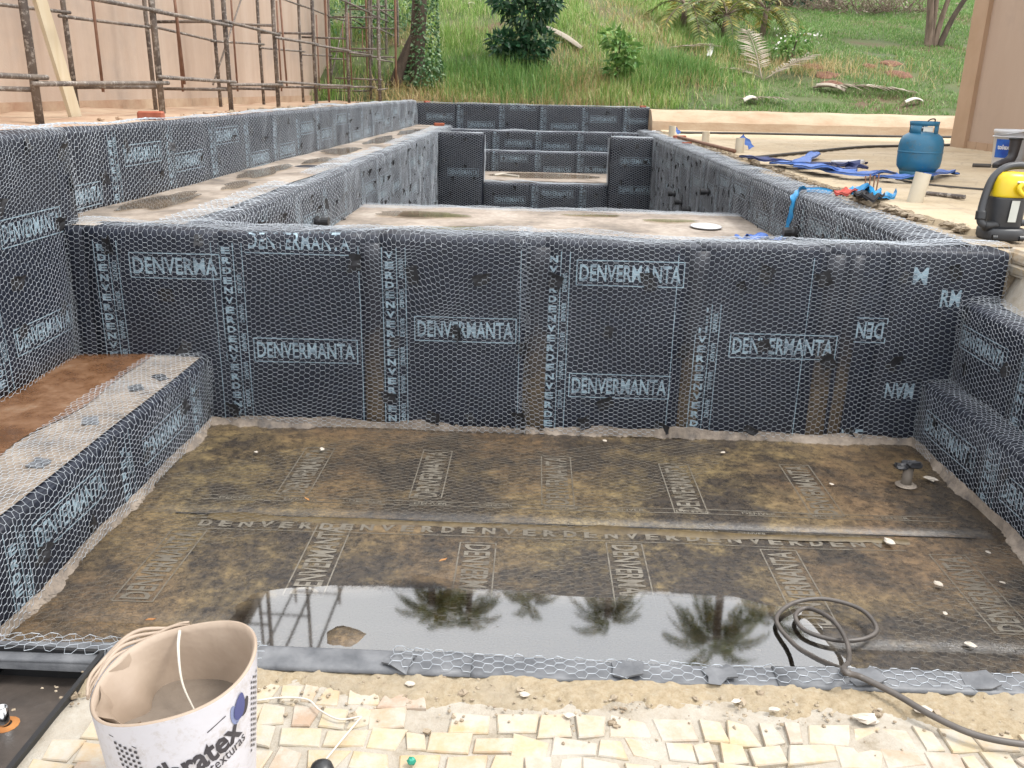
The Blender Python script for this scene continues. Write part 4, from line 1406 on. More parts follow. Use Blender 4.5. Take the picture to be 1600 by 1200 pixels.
# ---- gas cylinder
g = atz(1431, 279, DZ)
gc = root('gas_cylinder', g, 'blue steel gas cylinder standing on the cream deck', 'gas cylinder')
S = 1.0
prof = [(0.0, 0.055), (0.10, 0.05), (0.15, 0.07), (0.178, 0.11), (0.183, 0.16), (0.183, 0.29), (0.176, 0.33), (0.155, 0.365), (0.115, 0.39), (0.05, 0.40), (0.0, 0.402)]
bd = part('body', *lathe([(r * S, z * S) for r, z in prof], g, 36), 'gas_blue', gc, True)
part('weld_seam', *lathe([(0.1835 * S, 0.222 * S), (0.1865 * S, 0.226 * S), (0.1865 * S, 0.234 * S), (0.1835 * S, 0.238 * S)], g, 36), 'gas_blue', bd, True)
part('foot_ring', *lathe([(0.135 * S, 0.0), (0.140 * S, 0.0), (0.150 * S, 0.085 * S), (0.144 * S, 0.085 * S), (0.135 * S, 0)], g, 36), 'gas_blue', gc, True)
m = MB()
m.add(*lathe([(0.112 * S, 0.45 * S), (0.118 * S, 0.45 * S), (0.122 * S, 0.487 * S), (0.116 * S, 0.487 * S), (0.112 * S, 0.45 * S)], g, 36))
for a0, a1 in ((-1.15, 0.35), (0.95, 2.5), (3.2, 4.15)):
    m.add(*lathe([(0.115 * S, 0.37 * S), (0.119 * S, 0.37 * S), (0.118 * S, 0.452 * S), (0.112 * S, 0.452 * S), (0.115 * S, 0.37 * S)], g, 10, a0, a1))
part('collar', *m.get(), 'gas_blue', gc, True)
vl = part('valve', *lathe([(0, 0.40 * S), (0.022, 0.40 * S), (0.022, 0.43 * S), (0.014, 0.435 * S), (0.014, 0.46 * S), (0, 0.462 * S)], g, 12), 'chrome', gc)
m = MB()
m.add(*tube(spline([g + [0.0, 0, 0.45 * S], g + [0.03, -0.02, 0.50 * S], g + [0.07, -0.03, 0.505 * S], g + [0.09, 0.02, 0.46 * S]]), 0.006, 6))
part('hose_tail', *m.get(), 'cord_black', vl, True)
part('paper_tag', *lathe([(0.105 * S, 0.405 * S), (0.105 * S, 0.445 * S)], g, 8, -2.0, -1.2), 'label_paper', gc)

# ---- flat folds of canvas and straps
def ribbon(name, P, w, mat, label, cat, seed=0, thick=0.008, twist=0.0, group=None, wave=0.01, up=(0, 0, 1)):
    P = spline(np.array(P, float), 7)
    T = np.gradient(P, axis=0); T /= np.linalg.norm(T, axis=1, keepdims=True)
    nv = 5
    V = []
    R = rng(seed)
    for i, (p, t) in enumerate(zip(P, T)):
        s = np.cross(t, np.array(up, float)); s /= np.linalg.norm(s) + 1e-9
        n_ = np.cross(s, t)
        a = twist * math.sin(i * 0.55 + seed)
        s, n_ = s * math.cos(a) + n_ * math.sin(a), n_ * math.cos(a) - s * math.sin(a)
        ww = w * (1 + 0.2 * math.sin(i * 0.8 + seed * 1.3))
        for k in range(nv):
            q = (k / (nv - 1) - 0.5) * ww
            V.append(p + s * q + n_ * (wave * math.sin(i * 1.1 + k * 1.9 + seed) + abs(q) * abs(math.sin(a)) * 0.0))
    V = np.array(V)
    if up == (0, 0, 1):
        pass
    m_ = len(P)
    F = [tuple(f) for f in grid(m_, nv)]
    V2 = V + np.array(up, float) * thick
    n0 = len(V)
    F2 = [tuple(i + n0 for i in reversed(f)) for f in F]
    ring = [i * nv for i in range(m_)] + [(m_ - 1) * nv + k for k in range(1, nv)] + [i * nv + nv - 1 for i in range(m_ - 2, -1, -1)] + [k for k in range(nv - 2, 0, -1)]
    F3 = [(ring[i], ring[(i + 1) % len(ring)], ring[(i + 1) % len(ring)] + n0, ring[i] + n0) for i in range(len(ring))]
    return top(name, np.vstack([V, V2]), F + F2 + F3, mat, label, cat, group, smooth=True)


def dk(px, py, z=0.0):
    q = atz(px, py, DZ + z)
    return (q[0], q[1], DZ + z)


def dpts(L): return [dk(*a) for a in L]


ribbon('canvas_strap', dpts([(1315, 268, .05), (1280, 262, .07), (1255, 262, .03), (1290, 266, .04), (1340, 272, .05), (1385, 270, .02)]), 0.16, 'strap_blue', 'blue canvas strap folded on the deck left of the gas cylinder', 'strap', 3, 0.02, 0.18, wave=0.008)
ribbon('canvas_strap', dpts([(1212, 255, .02), (1245, 257, .05), (1262, 248, .03), (1275, 240, .05)]), 0.13, 'strap_blue', 'short blue canvas strap bent upward in the middle of the deck', 'strap', 5, 0.02, 0.15, wave=0.006)
ribbon('canvas_strap', dpts([(1165, 246, .03), (1190, 249, .05), (1220, 252, .04), (1260, 257, .02), (1350, 256, .01)]), 0.12, 'navy_canvas', 'dark navy strap stretched along the deck towards the gas cylinder', 'strap', 6, 0.02, 0.15, wave=0.006)
ribbon('canvas_strap', dpts([(1375, 278, .02), (1400, 276, .05), (1440, 275, .05), (1475, 268, .04), (1489, 272, .01)]), 0.13, 'strap_blue', 'blue strap end poking out from behind the gas cylinder', 'strap', 7, 0.015, 0.15, wave=0.006)
ribbon('canvas_strap', dpts([(1310, 259, .03), (1330, 257, .07), (1338, 262, .05), (1320, 266, .03)]), 0.18, 'navy_canvas', 'navy canvas fold heaped on the blue strap by the cylinder', 'strap', 8, 0.02, 0.2, wave=0.008)
# poles and cords lying on the deck
def cord(name, L, r, mat, label, cat='cord', z=0.0):
    P = spline([np.array(dk(a, b, r + z)) for a, b in L], 8)
    return top(name, *tube(P, r, 8), mat, label, cat, smooth=True)


cord('cable', [(1170, 247), (1260, 238), (1340, 230), (1400, 228), (1500, 226)], 0.018, 'cord_black', 'dark cable running across the deck behind the gas cylinder')
cord('cable', [(1060, 207), (1150, 208), (1250, 210), (1400, 213), (1495, 214)], 0.02, 'cord_black', 'dark cable lying along the foot of the cream kerb wall')
cord('cable', [(1400, 280), (1440, 287), (1500, 293), (1560, 297), (1640, 300)], 0.008, 'cord_black', 'thin cable from the gas cylinder towards the vacuum')
cord('metal_bar', [(1438, 301), (1508, 308)], 0.016, 'scaffold_steel', 'short steel bar lying on the deck right of the cream tube', 'bar')
cord('metal_bar', [(1060, 214), (1148, 236)], 0.022, 'scaffold_rust', 'rusty bar beside the cream marker tubes on the right coping', 'bar')
cord('plastic_pipe', [(1300, 255), (1348, 254)], 0.03, 'white_plastic', 'grey white pipe piece lying behind the folded straps', 'pipe')
cord('metal_bar', [(1520, 258), (1548, 259)], 0.02, 'cord_black', 'dark rod lying on the deck left of the white bucket', 'bar')
# cream PVC marker tubes
def marker(px, py, h, r, label, lean):
    q = np.array(dk(px, py, 0)) * 1.0
    q[2] = 0.0
    tp = q + [lean, 0, h]
    rt = root('marker_tube', q, label, 'tube')
    part('tube', *tube([q, tp], r, 16, cap=False), 'pvc', rt, True)
    part('inner_wall', *tube([q + [0, 0, 0.005], tp], r * 0.86, 16, cap=False), 'pvc', rt, True)
    d = (tp - q) / np.linalg.norm(tp - q)
    a = np.cross(d, [0, 1, 0]); b = np.cross(d, a)
    V = [tp + (a * math.cos(t) + b * math.sin(t)) * rr for rr in (r, r * 0.86) for t in np.linspace(0, 2 * math.pi, 16, endpoint=False)]
    part('rim', V, [(i, (i + 1) % 16, 16 + (i + 1) % 16, 16 + i) for i in range(16)], 'pvc', rt)
    part('mortar_foot', *lathe([(r * 2.0, 0.0), (r * 1.6, 0.022), (r * 1.0, 0.03)], q, 14), 'mortar', rt, True)
marker(1428, 314, 0.24, 0.052, 'largest cream tube standing upright at the deck edge', 0.035)
marker(1155, 238, 0.22, 0.055, 'cream tube at the deck edge with a blue strap beside it', 0.0)
marker(1102, 222, 0.20, 0.055, 'cream tube in the middle of the far three', 0.0)
marker(1050, 211, 0.20, 0.06, 'farthest cream tube near the corner of the retaining wall', 0.0)
q1 = np.array(dk(1158, 215, 0)); 
q = aty(1158, 213, 12.0); q2 = aty(1174, 233, 11.9)
ribbon('blue_strip', [q, (q + q2) / 2 + [0.02, 0, 0.0], [q2[0], q2[1], DZ + 0.02]], 0.07, 'strap_blue', 'blue strip slanting from the cream tube down to the deck', 'strap', 2, 0.01, 0.1, wave=0.005, up=(0, -1, 0.2))
q = aty(1053, 199, 15.9); q2 = aty(1062, 209, 15.8)
ribbon('blue_strip', [q, (q + q2) / 2, [q2[0], q2[1], DZ + 0.02]], 0.06, 'strap_blue', 'small blue strip hanging from the farthest cream tube', 'strap', 4, 0.01, 0.1, wave=0.004, up=(0, -1, 0.2))
# bundle of cloths and rusty rods
ribbon('rag', dpts([(1305, 304, .0), (1325, 301, .02), (1345, 303, .015), (1352, 300, .03)]), 0.07, 'cloth_red', 'red rag on the right coping beside the blue rag', 'rag', 2, 0.015, 0.5, wave=0.012)
ribbon('rag', dpts([(1335, 298, .03), (1355, 300, .04), (1375, 305, .03), (1392, 306, .01)]), 0.10, 'ribbon_blue', 'bright blue rag crumpled on the right coping', 'rag', 9, 0.015, 0.7, wave=0.018)
ribbon('rag', dpts([(1342, 303, .02), (1352, 309, .03), (1368, 308, .03), (1375, 310, .0)]), 0.07, 'cloth_black', 'black rag tucked under the bright blue rag', 'rag', 5, 0.015, 0.5, wave=0.015)
for k, px in enumerate((1352, 1358, 1364, 1369)):
    q = np.array(dk(px, 298, 0))
    V, F = tube([q + [0, 0, -0.02], q + [0.006 * k - 0.01, 0.01, 0.11 + 0.012 * (k % 2)]], 0.0055, 6)
    top('rebar', V, F, 'scaffold_rust', 'rusty rebar end standing up behind the blue rag', 'rebar', 'rebar ends at the deck edge')
# blue ribbon hanging into the pool
wl = [atz(1300, 300, 0.02), atz(1262, 297, 0.02)]
q0 = np.array([XR + 0.02, atx(1243, 297, XR)[1], 0.035])
P = [wl[0], wl[1], q0, atx(1240, 312, XR - 0.035), atx(1236, 335, XR - 0.035), atx(1229, 358, XR - 0.04), atx(1225, 371, XR - 0.06)]
ribbon('plastic_ribbon', P, 0.05, 'ribbon_blue', 'bright blue plastic ribbon hanging over the right pool wall', 'ribbon', 4, 0.004, 0.25, wave=0.006, up=(-0.8, -0.5, 0.4))
P = [atz(1225, 374, ZS + 0.05), atz(1205, 376, ZS + 0.03), atz(1190, 370, ZS + 0.05), atz(1165, 371, ZS + 0.03), atz(1158, 374, ZS + 0.02), atz(1185, 376, ZS + 0.03)]
ribbon('plastic_ribbon', P, 0.11, 'strap_blue', 'heap of blue ribbon on the shallow shelf', 'ribbon', 6, 0.006, 0.5, wave=0.012)
q = atz(1103, 354, ZS + 0.012)
V, F = lathe([(0, 0.0), (0.125, 0.0), (0.14, 0.006), (0.13, 0.014), (0.09, 0.017), (0, 0.018)], (q[0], q[1], ZS + 0.008), 22, sy=1.25)
top('plastic_dish', V, F, 'white_plastic', 'white round plastic dish lying on the shallow shelf', 'dish', smooth=True)

# ---- yellow and black vacuum
v0 = np.array([2.52, 4.86, 0.012])
vc = root('vacuum_cleaner', v0, 'yellow and black drum vacuum standing by the pool corner', 'vacuum')
def rbox(prof, c, sx, sy, n=28, p=3.2):
    V, F = [], []
    for (s, z) in prof:
        for k in range(n):
            t = 2 * math.pi * k / n
            a, b = math.cos(t), math.sin(t)
            q = (abs(a) ** p + abs(b) ** p) ** (-1 / p)
            V.append((c[0] + sx * s * a * q, c[1] + sy * s * b * q, c[2] + z))
    for i in range(len(prof) - 1):
        for k in range(n):
            j = (k + 1) % n
            F.append((i * n + k, i * n + j, i * n + n + j, i * n + n + k))
    F += [tuple(range(n - 1, -1, -1)), tuple(range((len(prof) - 1) * n, len(prof) * n))]
    return np.array(V), F
bs_ = part('base', *rbox([(0.92, 0.0), (1.0, 0.012), (1.0, 0.05), (0.95, 0.062)], v0, 0.108, 0.10), 'grey_plastic', vc, True)
part('drum', *rbox([(0.80, 0.06), (0.86, 0.075), (0.93, 0.215), (0.93, 0.228)], v0, 0.098, 0.092), 'grey_plastic', vc, True)
hd = part('head', *rbox([(0.99, 0.226), (1.0, 0.236), (0.97, 0.29), (0.86, 0.33), (0.62, 0.352), (0.0, 0.356)], v0, 0.094, 0.088), 'yellow_plastic', vc, True)
part('head_recess', *lathe([(0.0, 0.030), (0.034, 0.030), (0.040, 0.036), (0.046, 0.026), (0.0, 0.02)], v0 + [0.035, -0.06, 0.276], 20), 'label_paper', hd, True)
part('handle', *tube(spline([v0 + [0.02, -0.095, 0.30], v0 + [0.0, -0.105, 0.275], v0 + [0.025, -0.11, 0.245], v0 + [0.07, -0.10, 0.245], v0 + [0.09, -0.07, 0.28]]), 0.012, 10), 'yellow_plastic', hd, True)
part('cable_knot', *tube(spline([v0 + [0.05, -0.10, 0.30], v0 + [0.06, -0.115, 0.285], v0 + [0.045, -0.118, 0.265], v0 + [0.065, -0.118, 0.25], v0 + [0.075, -0.11, 0.30], v0 + [0.06, -0.10, 0.325]]), 0.005, 6), 'cord_black', hd, True)
part('label_sticker', [v0 + [-0.018, -0.0905, 0.10], v0 + [0.024, -0.0905, 0.10], v0 + [0.026, -0.0945, 0.212], v0 + [-0.016, -0.0945, 0.212]], [(0, 1, 2, 3)], 'label_paper', vc)
part('hose', *tube(spline([v0 + [-0.085, -0.05, 0.075], v0 + [-0.135, -0.06, 0.085], v0 + [-0.145, -0.05, 0.13], v0 + [-0.13, -0.03, 0.22], v0 + [-0.10, -0.01, 0.31], v0 + [-0.05, 0.0, 0.365], v0 + [0.02, 0.01, 0.385], v0 + [0.10, 0.01, 0.38], v0 + [0.17, 0.02, 0.34], v0 + [0.20, 0.02, 0.25]]), 0.02, 12), 'grey_plastic', vc, True)
part('hose_cuff', *tube(spline([v0 + [-0.145, -0.055, 0.105], v0 + [-0.143, -0.048, 0.15]]), 0.027, 12), 'black_plastic', vc, True)
part('inlet', *tube(spline([v0 + [-0.05, -0.05, 0.08], v0 + [-0.12, -0.058, 0.072]]), 0.026, 12), 'black_plastic', vc, True)
part('outlet', *tube(spline([v0 + [0.06, -0.04, 0.09], v0 + [0.16, -0.05, 0.10]]), 0.018, 12), 'grey_plastic', vc, True)
for sx in (-1, 1):
    part('caster', *tube([v0 + [sx * 0.07 - 0.012, -0.088, 0.016], v0 + [sx * 0.07 + 0.012, -0.088, 0.016]], 0.016, 12), 'black_plastic', bs_, False)

# ---- white bucket and boots by the building
b0 = np.array([5.12, 10.0, DZ])
bk = root('paint_bucket', b0, 'white bucket with a blue label beside the boots at right', 'bucket')
part('body', *lathe([(0.0, 0.004), (0.15, 0.0), (0.155, 0.01), (0.178, 0.34), (0.188, 0.345), (0.188, 0.375), (0.182, 0.38), (0.176, 0.375), (0.150, 0.02), (0, 0.02)], b0, 32), 'white_plastic', bk, True)
part('rim_ring', *lathe([(0.178, 0.30), (0.192, 0.302), (0.192, 0.312), (0.179, 0.315)], b0, 32), 'white_plastic', bk, True)
def on_cyl(c, th0, r0, r1, h, off, V):
    """(arc length from th0, height) to the side of a tapered drum"""
    z = V[:, 1]
    r = r0 + (r1 - r0) * z / h + off
    t = th0 + V[:, 0] / r
    return np.stack([c[0] + r * np.cos(t), c[1] + r * np.sin(t), c[2] + z], 1)
th = math.atan2(-b0[1], -b0[0]) - 0.25
gx, gz = np.meshgrid(np.linspace(-0.12, 0.12, 12), np.linspace(0.09, 0.28, 5), indexing='ij')
lb = part('label', on_cyl(b0, th, 0.155, 0.178, 0.34, 0.003, np.stack([gx.ravel(), gz.ravel()], 1)), grid(12, 5), 'label_blue', bk, True)
V, F = text2d('tolex', 0.04)
part('printed_lettering', on_cyl(b0, th - 0.15, 0.155, 0.178, 0.34, 0.005, (V - [0.5, 0.5]) * [0.13, 0.05] + [0, 0.20]), F, 'ink_white', lb)
part('bail', *tube(spline([b0 + [0.187, 0, 0.33], b0 + [0.15, -0.13, 0.33], b0 + [0.0, -0.2, 0.36], b0 + [-0.15, -0.13, 0.335], b0 + [-0.187, 0, 0.33]]), 0.004, 6), 'chrome', bk, True)
def boot(c, ang, label):
    rt = root('boot', c, label, 'boot', None)
    rings = [(0.02, 0.0, 0.0, 0), ]
    ca, sa = math.cos(ang), math.sin(ang)
    V, F, n = [], [], 14
    # spine from the top of the shaft down to the ankle, then forward to the toe
    sp = [((0.0, 0.30), 0.062, 0.058, 90), ((0.0, 0.24), 0.058, 0.054, 90), ((0.0, 0.17), 0.052, 0.048, 88), ((0.005, 0.12), 0.050, 0.046, 80), ((0.03, 0.075), 0.055, 0.046, 50),
          ((0.08, 0.055), 0.047, 0.046, 15), ((0.14, 0.043), 0.036, 0.048, 5), ((0.19, 0.036), 0.028, 0.042, 0), ((0.215, 0.03), 0.014, 0.024, 0)]
    for (x, z), ra, rb, tl in sp:
        t0 = math.radians(tl)
        nx, nz = math.sin(t0), -math.cos(t0)         # in-plane normal of the ring
        for k in range(n):
            t = 2 * math.pi * k / n
            a, b = ra * math.cos(t), rb * math.sin(t)
            lx, lz = x + a * nx, max(0.012, z + a * -nz if tl < 89 else z)
            if tl >= 89: lx, lz = x + a, z
            V.append((c[0] + lx * ca - b * sa, c[1] + lx * sa + b * ca, c[2] + lz))
    m_ = len(sp)
    for i in range(m_ - 1):
        for k in range(n):
            j = (k + 1) % n
            F.append((i * n + k, i * n + j, i * n + n + j, i * n + n + k))
    F.append(tuple(range((m_ - 1) * n, m_ * n)))
    part('upper', V, F, 'sole_rubber', rt, True)
    S_ = [(-0.055, -0.042), (-0.03, -0.05), (0.05, -0.044), (0.14, -0.054), (0.20, -0.044), (0.225, 0.0), (0.20, 0.044), (0.14, 0.054), (0.05, 0.044), (-0.03, 0.05), (-0.055, 0.042)]
    k = len(S_)
    V = [(c[0] + x * ca - y * sa, c[1] + x * sa + y * ca, c[2] + z) for z in (0, 0.024) for x, y in S_]
    part('sole', V, [tuple(range(k - 1, -1, -1)), tuple(range(k, 2 * k))] + [(i, (i + 1) % k, k + (i + 1) % k, k + i) for i in range(k)], 'black_plastic', rt)
    V, F = lathe([(0.060, 0.285), (0.068, 0.285), (0.068, 0.305), (0.060, 0.305), (0.056, 0.29)], c, 14)
    part('cuff', V, F, 'black_plastic', rt, True)
boot((5.02, 9.72, DZ), math.radians(195), 'dark rubber boot in front of the white bucket label')
boot((5.27, 9.72, DZ), math.radians(215), 'second dark rubber boot, at the right edge by the bucket')

# ================================================================== IN THE BASIN AND ON THE PAVING
# ---- rubber hose coiled on the wet floor
def hp(px, py, z=None):
    zz = (ZF + 0.045) if z is None else z
    return atz(px, py, zz)
P = [hp(1325, 1049, ZB + 0.03), hp(1300, 1040, ZB - 0.06), hp(1270, 1026, ZB - 0.2), hp(1240, 1006, ZF + 0.06), hp(1213, 968), hp(1240, 942), hp(1290, 936), hp(1345, 952), hp(1370, 982), hp(1350, 998), hp(1305, 1000), hp(1258, 985), hp(1243, 962), hp(1262, 950), hp(1300, 968, ZF + 0.07), hp(1322, 1000, ZF + 0.075), hp(1327, 1030, ZF + 0.12), hp(1318, 1048, ZB + 0.045),
     hp(1345, 1058, ZB + 0.035), hp(1400, 1085, ZB + 0.03), hp(1460, 1120, ZB + 0.03), hp(1530, 1150, ZB + 0.03), hp(1620, 1165, ZB + 0.03), hp(1720, 1168, ZB + 0.03)]
top('hose', *tube(spline(P, 8), 0.0078, 10), 'hose_rubber', 'grey rubber hose coiled on the wet basin floor and over the rim', 'hose', smooth=True)

# ---- wrapped drain stub
q = atz(1415, 760, ZF)
dr = root('drain_stub', (q[0], q[1], ZF), 'drain pipe stub with black wrapping near the right of the basin floor', 'pipe')
part('pipe', *tube([(q[0], q[1], ZF - 0.02), (q[0], q[1], ZF + 0.10)], 0.024, 14), 'concrete', dr, True)
R = rng(77)
for k in range(5):
    a = k * 1.26
    c = np.array([q[0] + 0.026 * math.cos(a), q[1] + 0.026 * math.sin(a), ZF + 0.105])
    V, F = box(-0.03, 0.03, -0.022, 0.022, -0.012, 0.012, 0.006)
    V = V + R.normal(0, 0.004, V.shape)
    part('wrapping', V + c + R.normal(0, 0.01, 3), F, 'patch_rubber', dr)
part('mortar_ring', *lathe([(0.05, 0.008), (0.04, 0.014), (0.025, 0.016)], (q[0], q[1], ZF), 16), 'bench_mortar', dr, True)

# ---- chips of mortar and leaves on the floor
R = rng(91)
chips = [(503, 698, .02), (400, 702, .012), (1300, 752, .012), (1390, 842, .03), (1467, 908, .022), (1518, 1002, .02), (1545, 858, .012), (1455, 745, .035), (1567, 905, .012), (1130, 703, .014), (1478, 953, .011), (1585, 770, .012), (945, 685, .016), (1185, 1010, .01), (1560, 1055, .03)]
sm_ = [stone_mesh('stone_chip', (1, 0.7, 0.4), 500 + k, 'pale_stone') for k in range(4)]
for k, (px, py, s) in enumerate(chips):
    q = atz(px, py, ZF + 0.03)
    o = bpy.data.objects.new('stone_chip', sm_[k % 4])
    link(o, None, (q[0], q[1], ZF + 0.014 + s * 0.2))
    o.scale = (s, s, s)
    o.rotation_euler = (0, 0, R.uniform(0, 6.28))
    own = {0: 'pale mortar chip on the basin floor above the second print from the left', 3: 'flat pale mortar chip on the seam of the basin floor at right', 4: 'pale mortar chip right of the seam end on the basin floor', 5: 'sharp pale mortar chip right of the coiled hose', 7: 'long pale mortar chip beside the wrapped drain stub', 14: 'large pale mortar chip at the lower right end of the basin floor'}
    tag(o, own.get(k, 'tiny pale mortar crumb lying on the brown basin floor'), 'stone', 'mortar chips on the basin floor')
for k, (px, py) in enumerate(((692, 875), (480, 780), (235, 968))):
    q = atz(px, py, ZF + 0.03)
    a = R.uniform(0, 3)
    V = np.array([(-0.018, 0, 0), (-0.006, 0.005, 0.003), (0.012, 0.004, 0.002), (0.02, 0, 0.004), (0.008, -0.005, 0.001), (-0.007, -0.005, 0.003)])
    c, s = math.cos(a), math.sin(a)
    V = np.stack([V[:, 0] * c - V[:, 1] * s + q[0], V[:, 0] * s + V[:, 1] * c + q[1], V[:, 2] + ZF + 0.0285], 1)
    V = np.vstack([V, V + [0, 0, 0.0015]])
    top('fallen_leaf', V, [tuple(range(6)), tuple(range(11, 5, -1))] + [(i, (i + 1) % 6, 6 + (i + 1) % 6, 6 + i) for i in range(6)], 'leaf_litter', ['small orange leaf lying on the floor beside the upside down print in the middle', 'small orange leaf lying on the floor near the left end of the seam', 'small orange leaf at the left edge of the basin floor above the bucket'][k], 'leaf', 'fallen leaves in the basin')
# bar of silt showing above the water
q = atz(540, 1000, ZF)
V, F = lathe([(0.0, 0.034), (0.03, 0.034), (0.055, 0.030), (0.085, 0.018), (0.10, 0.01)], (q[0], q[1] - 0.02, ZF), 18, sx=1.0, sy=0.9)
V = V * [1, 1, 1] + np.stack([0.012 * noise(V[:, 0], V[:, 1], 811, 8), 0.012 * noise(V[:, 0], V[:, 1], 812, 8), 0.003 * noise(V[:, 0], V[:, 1], 813, 14)], 1)
top('silt_mound', V, F, 'floor_membrane', 'small mound of silt rising out of the front puddle', 'mound', smooth=True)

# ---- paint bucket in the foreground
c0 = np.array([-0.648, 1.385, ZB + 0.008])
pb = root('paint_bucket', c0, 'big white printed bucket with beige paint film inside, in the left foreground', 'bucket')
thc = math.atan2(-c0[1], -c0[0])              # the side that faces the camera
RB, RT, HB = 0.120, 0.143, 0.335
def rimz(t):
    return HB + 0.032 * math.cos(t - (thc + math.radians(92))) + 0.005 * math.sin(3 * t)
def bucket_pt(t, s, off=0.0):
    """s 0..1 from base to rim"""
    z = rimz(t) * s
    r = RB + (RT - RB) * s + off + 0.004 * math.sin(2 * t + 1) * s
    return (c0[0] + r * 1.03 * math.cos(t), c0[1] + r * math.sin(t), c0[2] + z)
NT_, NS_ = 72, 14
ts = np.linspace(0, 2 * math.pi, NT_, endpoint=False)
V = [bucket_pt(t, s) for s in np.linspace(0, 1, NS_) for t in ts]
F = [(i * NT_ + k, i * NT_ + (k + 1) % NT_, (i + 1) * NT_ + (k + 1) % NT_, (i + 1) * NT_ + k) for i in range(NS_ - 1) for k in range(NT_)]
F.append(tuple(range(NT_ - 1, -1, -1)))
bod = part('body', V, F, 'bucket_white', pb, True)
# inner film: rim roll, wall, folds sagging inward on the left
V = []
prof = [(0.0, 1.0), (-0.002, 1.008), (-0.006, 1.006), (-0.010, 0.97), (-0.012, 0.85), (-0.014, 0.70), (-0.016, 0.55), (-0.018, 0.40)]
for (off, s) in prof:
    for t in ts:
        w = math.exp(-((((t - thc - math.radians(235)) + math.pi) % (2 * math.pi)) - math.pi) ** 2 / 0.35)
        k = max(0, 1 - s) * 2
        o_ = off - w * (0.055 * math.exp(-((s - 0.72) / 0.16) ** 2)) - 0.004 * math.sin(5 * t + s * 9) * min(1, k * 3)
        V.append(bucket_pt(t, s, o_))
n_p = len(prof)
F = [(i * NT_ + (k + 1) % NT_, i * NT_ + k, (i + 1) * NT_ + k, (i + 1) * NT_ + (k + 1) % NT_) for i in range(n_p - 1) for k in range(NT_)]
part('inner_film', V, F, 'paint_film', pb, True)
part('paint_dregs', *lathe([(0.0, 0.222), (0.08, 0.224), (0.126, 0.230)], c0, 40), 'paint_dregs', pb, True)
# rolled skins of dried paint stacked on the far left rim
for k in range(4):
    tt = np.linspace(thc + math.radians(165), thc + math.radians(262), 26)
    P = []
    for i, t in enumerate(tt):
        e = math.sin(math.pi * i / 25)
        p = np.array(bucket_pt(t, 1.0, 0.004 + 0.005 * k * e))
        p[2] += 0.006 * e + (0.004 * k - 0.010) * e + 0.006 * math.sin(i * 0.5 + k)
        P.append(p)
    part('film_fold', *tube(P, [0.0028 + 0.0015 * math.sin(math.pi * i / 25) for i in range(26)], 7), 'paint_film', pb, True)
# sagging curtain of film on the left inside
nu, nv = 22, 12
V = []
for i in range(nu):
    t = thc + math.radians(215 + 115 * i / (nu - 1))
    for j in range(nv):
        s = j / (nv - 1)
        sag = 0.06 * s ** 1.3 * math.sin(math.pi * i / (nu - 1)) ** 0.7 * (0.7 + 0.3 * math.sin(i * 0.6 + 0.5)) + 0.006 * math.sin(i * 0.9 + s * 4)
        p = np.array(bucket_pt(t, 1.0 - 0.34 * s * (0.8 + 0.2 * math.sin(i * 0.5)), -0.012 - sag))
        p[2] += 0.012 * math.sin(i * 0.8 + s * 3) * s
        V.append(p)
part('film_curtain', V, [tuple(f) for f in grid(nu, nv)], 'paint_film', pb, True)
# string of paint across the opening
a, b = np.array(bucket_pt(thc + math.radians(172), 1.0, -0.012)), np.array([c0[0] + 0.03, c0[1] + 0.0, c0[2] + 0.24])
part('paint_drip', *tube(spline([a, a * 0.6 + b * 0.4 + [-0.012, 0, 0.03], a * 0.25 + b * 0.75 + [-0.016, 0, 0.02], b]), np.linspace(0.0035, 0.0015, 19), 6), 'string_white', pb, True)


def bucket_print(name, V, F, mat, parent=bod):
    """(s right along the side, h up from the ground) onto the bucket"""
    out = []
    for x, h in V:
        t0 = thc + x / 0.145
        s = h / rimz(t0)
        out.append(bucket_pt(t0, s, 0.0012))
    return part(name, out, F, mat, parent)


ROT = math.radians(19)
def rot2(V, c, a=ROT):
    k, s = math.cos(a), math.sin(a)
    return np.asarray(V) @ np.array([[k, s], [-s, k]]) + c
def text_on(t, cx, cz, w, h, mat, bold=0.02):
    V, F = text2d(t, bold)
    bucket_print('printed_lettering', rot2((V - 0.5) * [w, h], (cx, cz)), F, mat)
text_on('ibratex', 0.030, 0.236, 0.165, 0.056, 'ink_black', 0.03)
text_on('texturas', 0.082, 0.212, 0.085, 0.020, 'ink_black', 0.0)
def petal(cx, cz, w, h, tilt, mat, name='flower_emblem'):
    t = np.linspace(0, 2 * math.pi, 20, endpoint=False)
    V = np.stack([w / 2 * np.sin(t) * (1 - 0.25 * np.cos(t)), h / 2 * np.cos(t)], 1)
    bucket_print(name, rot2(V, (cx, cz), tilt), [tuple(range(20))], mat)
petal(0.098, 0.290, 0.020, 0.046, 0.25, 'ink_pale_blue')
petal(0.125, 0.291, 0.022, 0.038, -0.45, 'ink_black')
def petal2(cx, cz, w, h, tilt, mat):
    t = np.linspace(0, 2 * math.pi, 20, endpoint=False)
    V = np.stack([w / 2 * np.sin(t) * (1 - 0.25 * np.cos(t)), h / 2 * np.cos(t)], 1)
    out = []
    for x, h_ in rot2(V, (cx, cz), tilt):
        t0 = thc + x / 0.145
        out.append(bucket_pt(t0, h_ / rimz(t0), 0.0022))
    part('flower_emblem', out, [tuple(range(20))], mat, bod)
petal2(0.110, 0.302, 0.027, 0.056, -0.12, 'ink_blue')
V, F = MB(), None
m = MB()
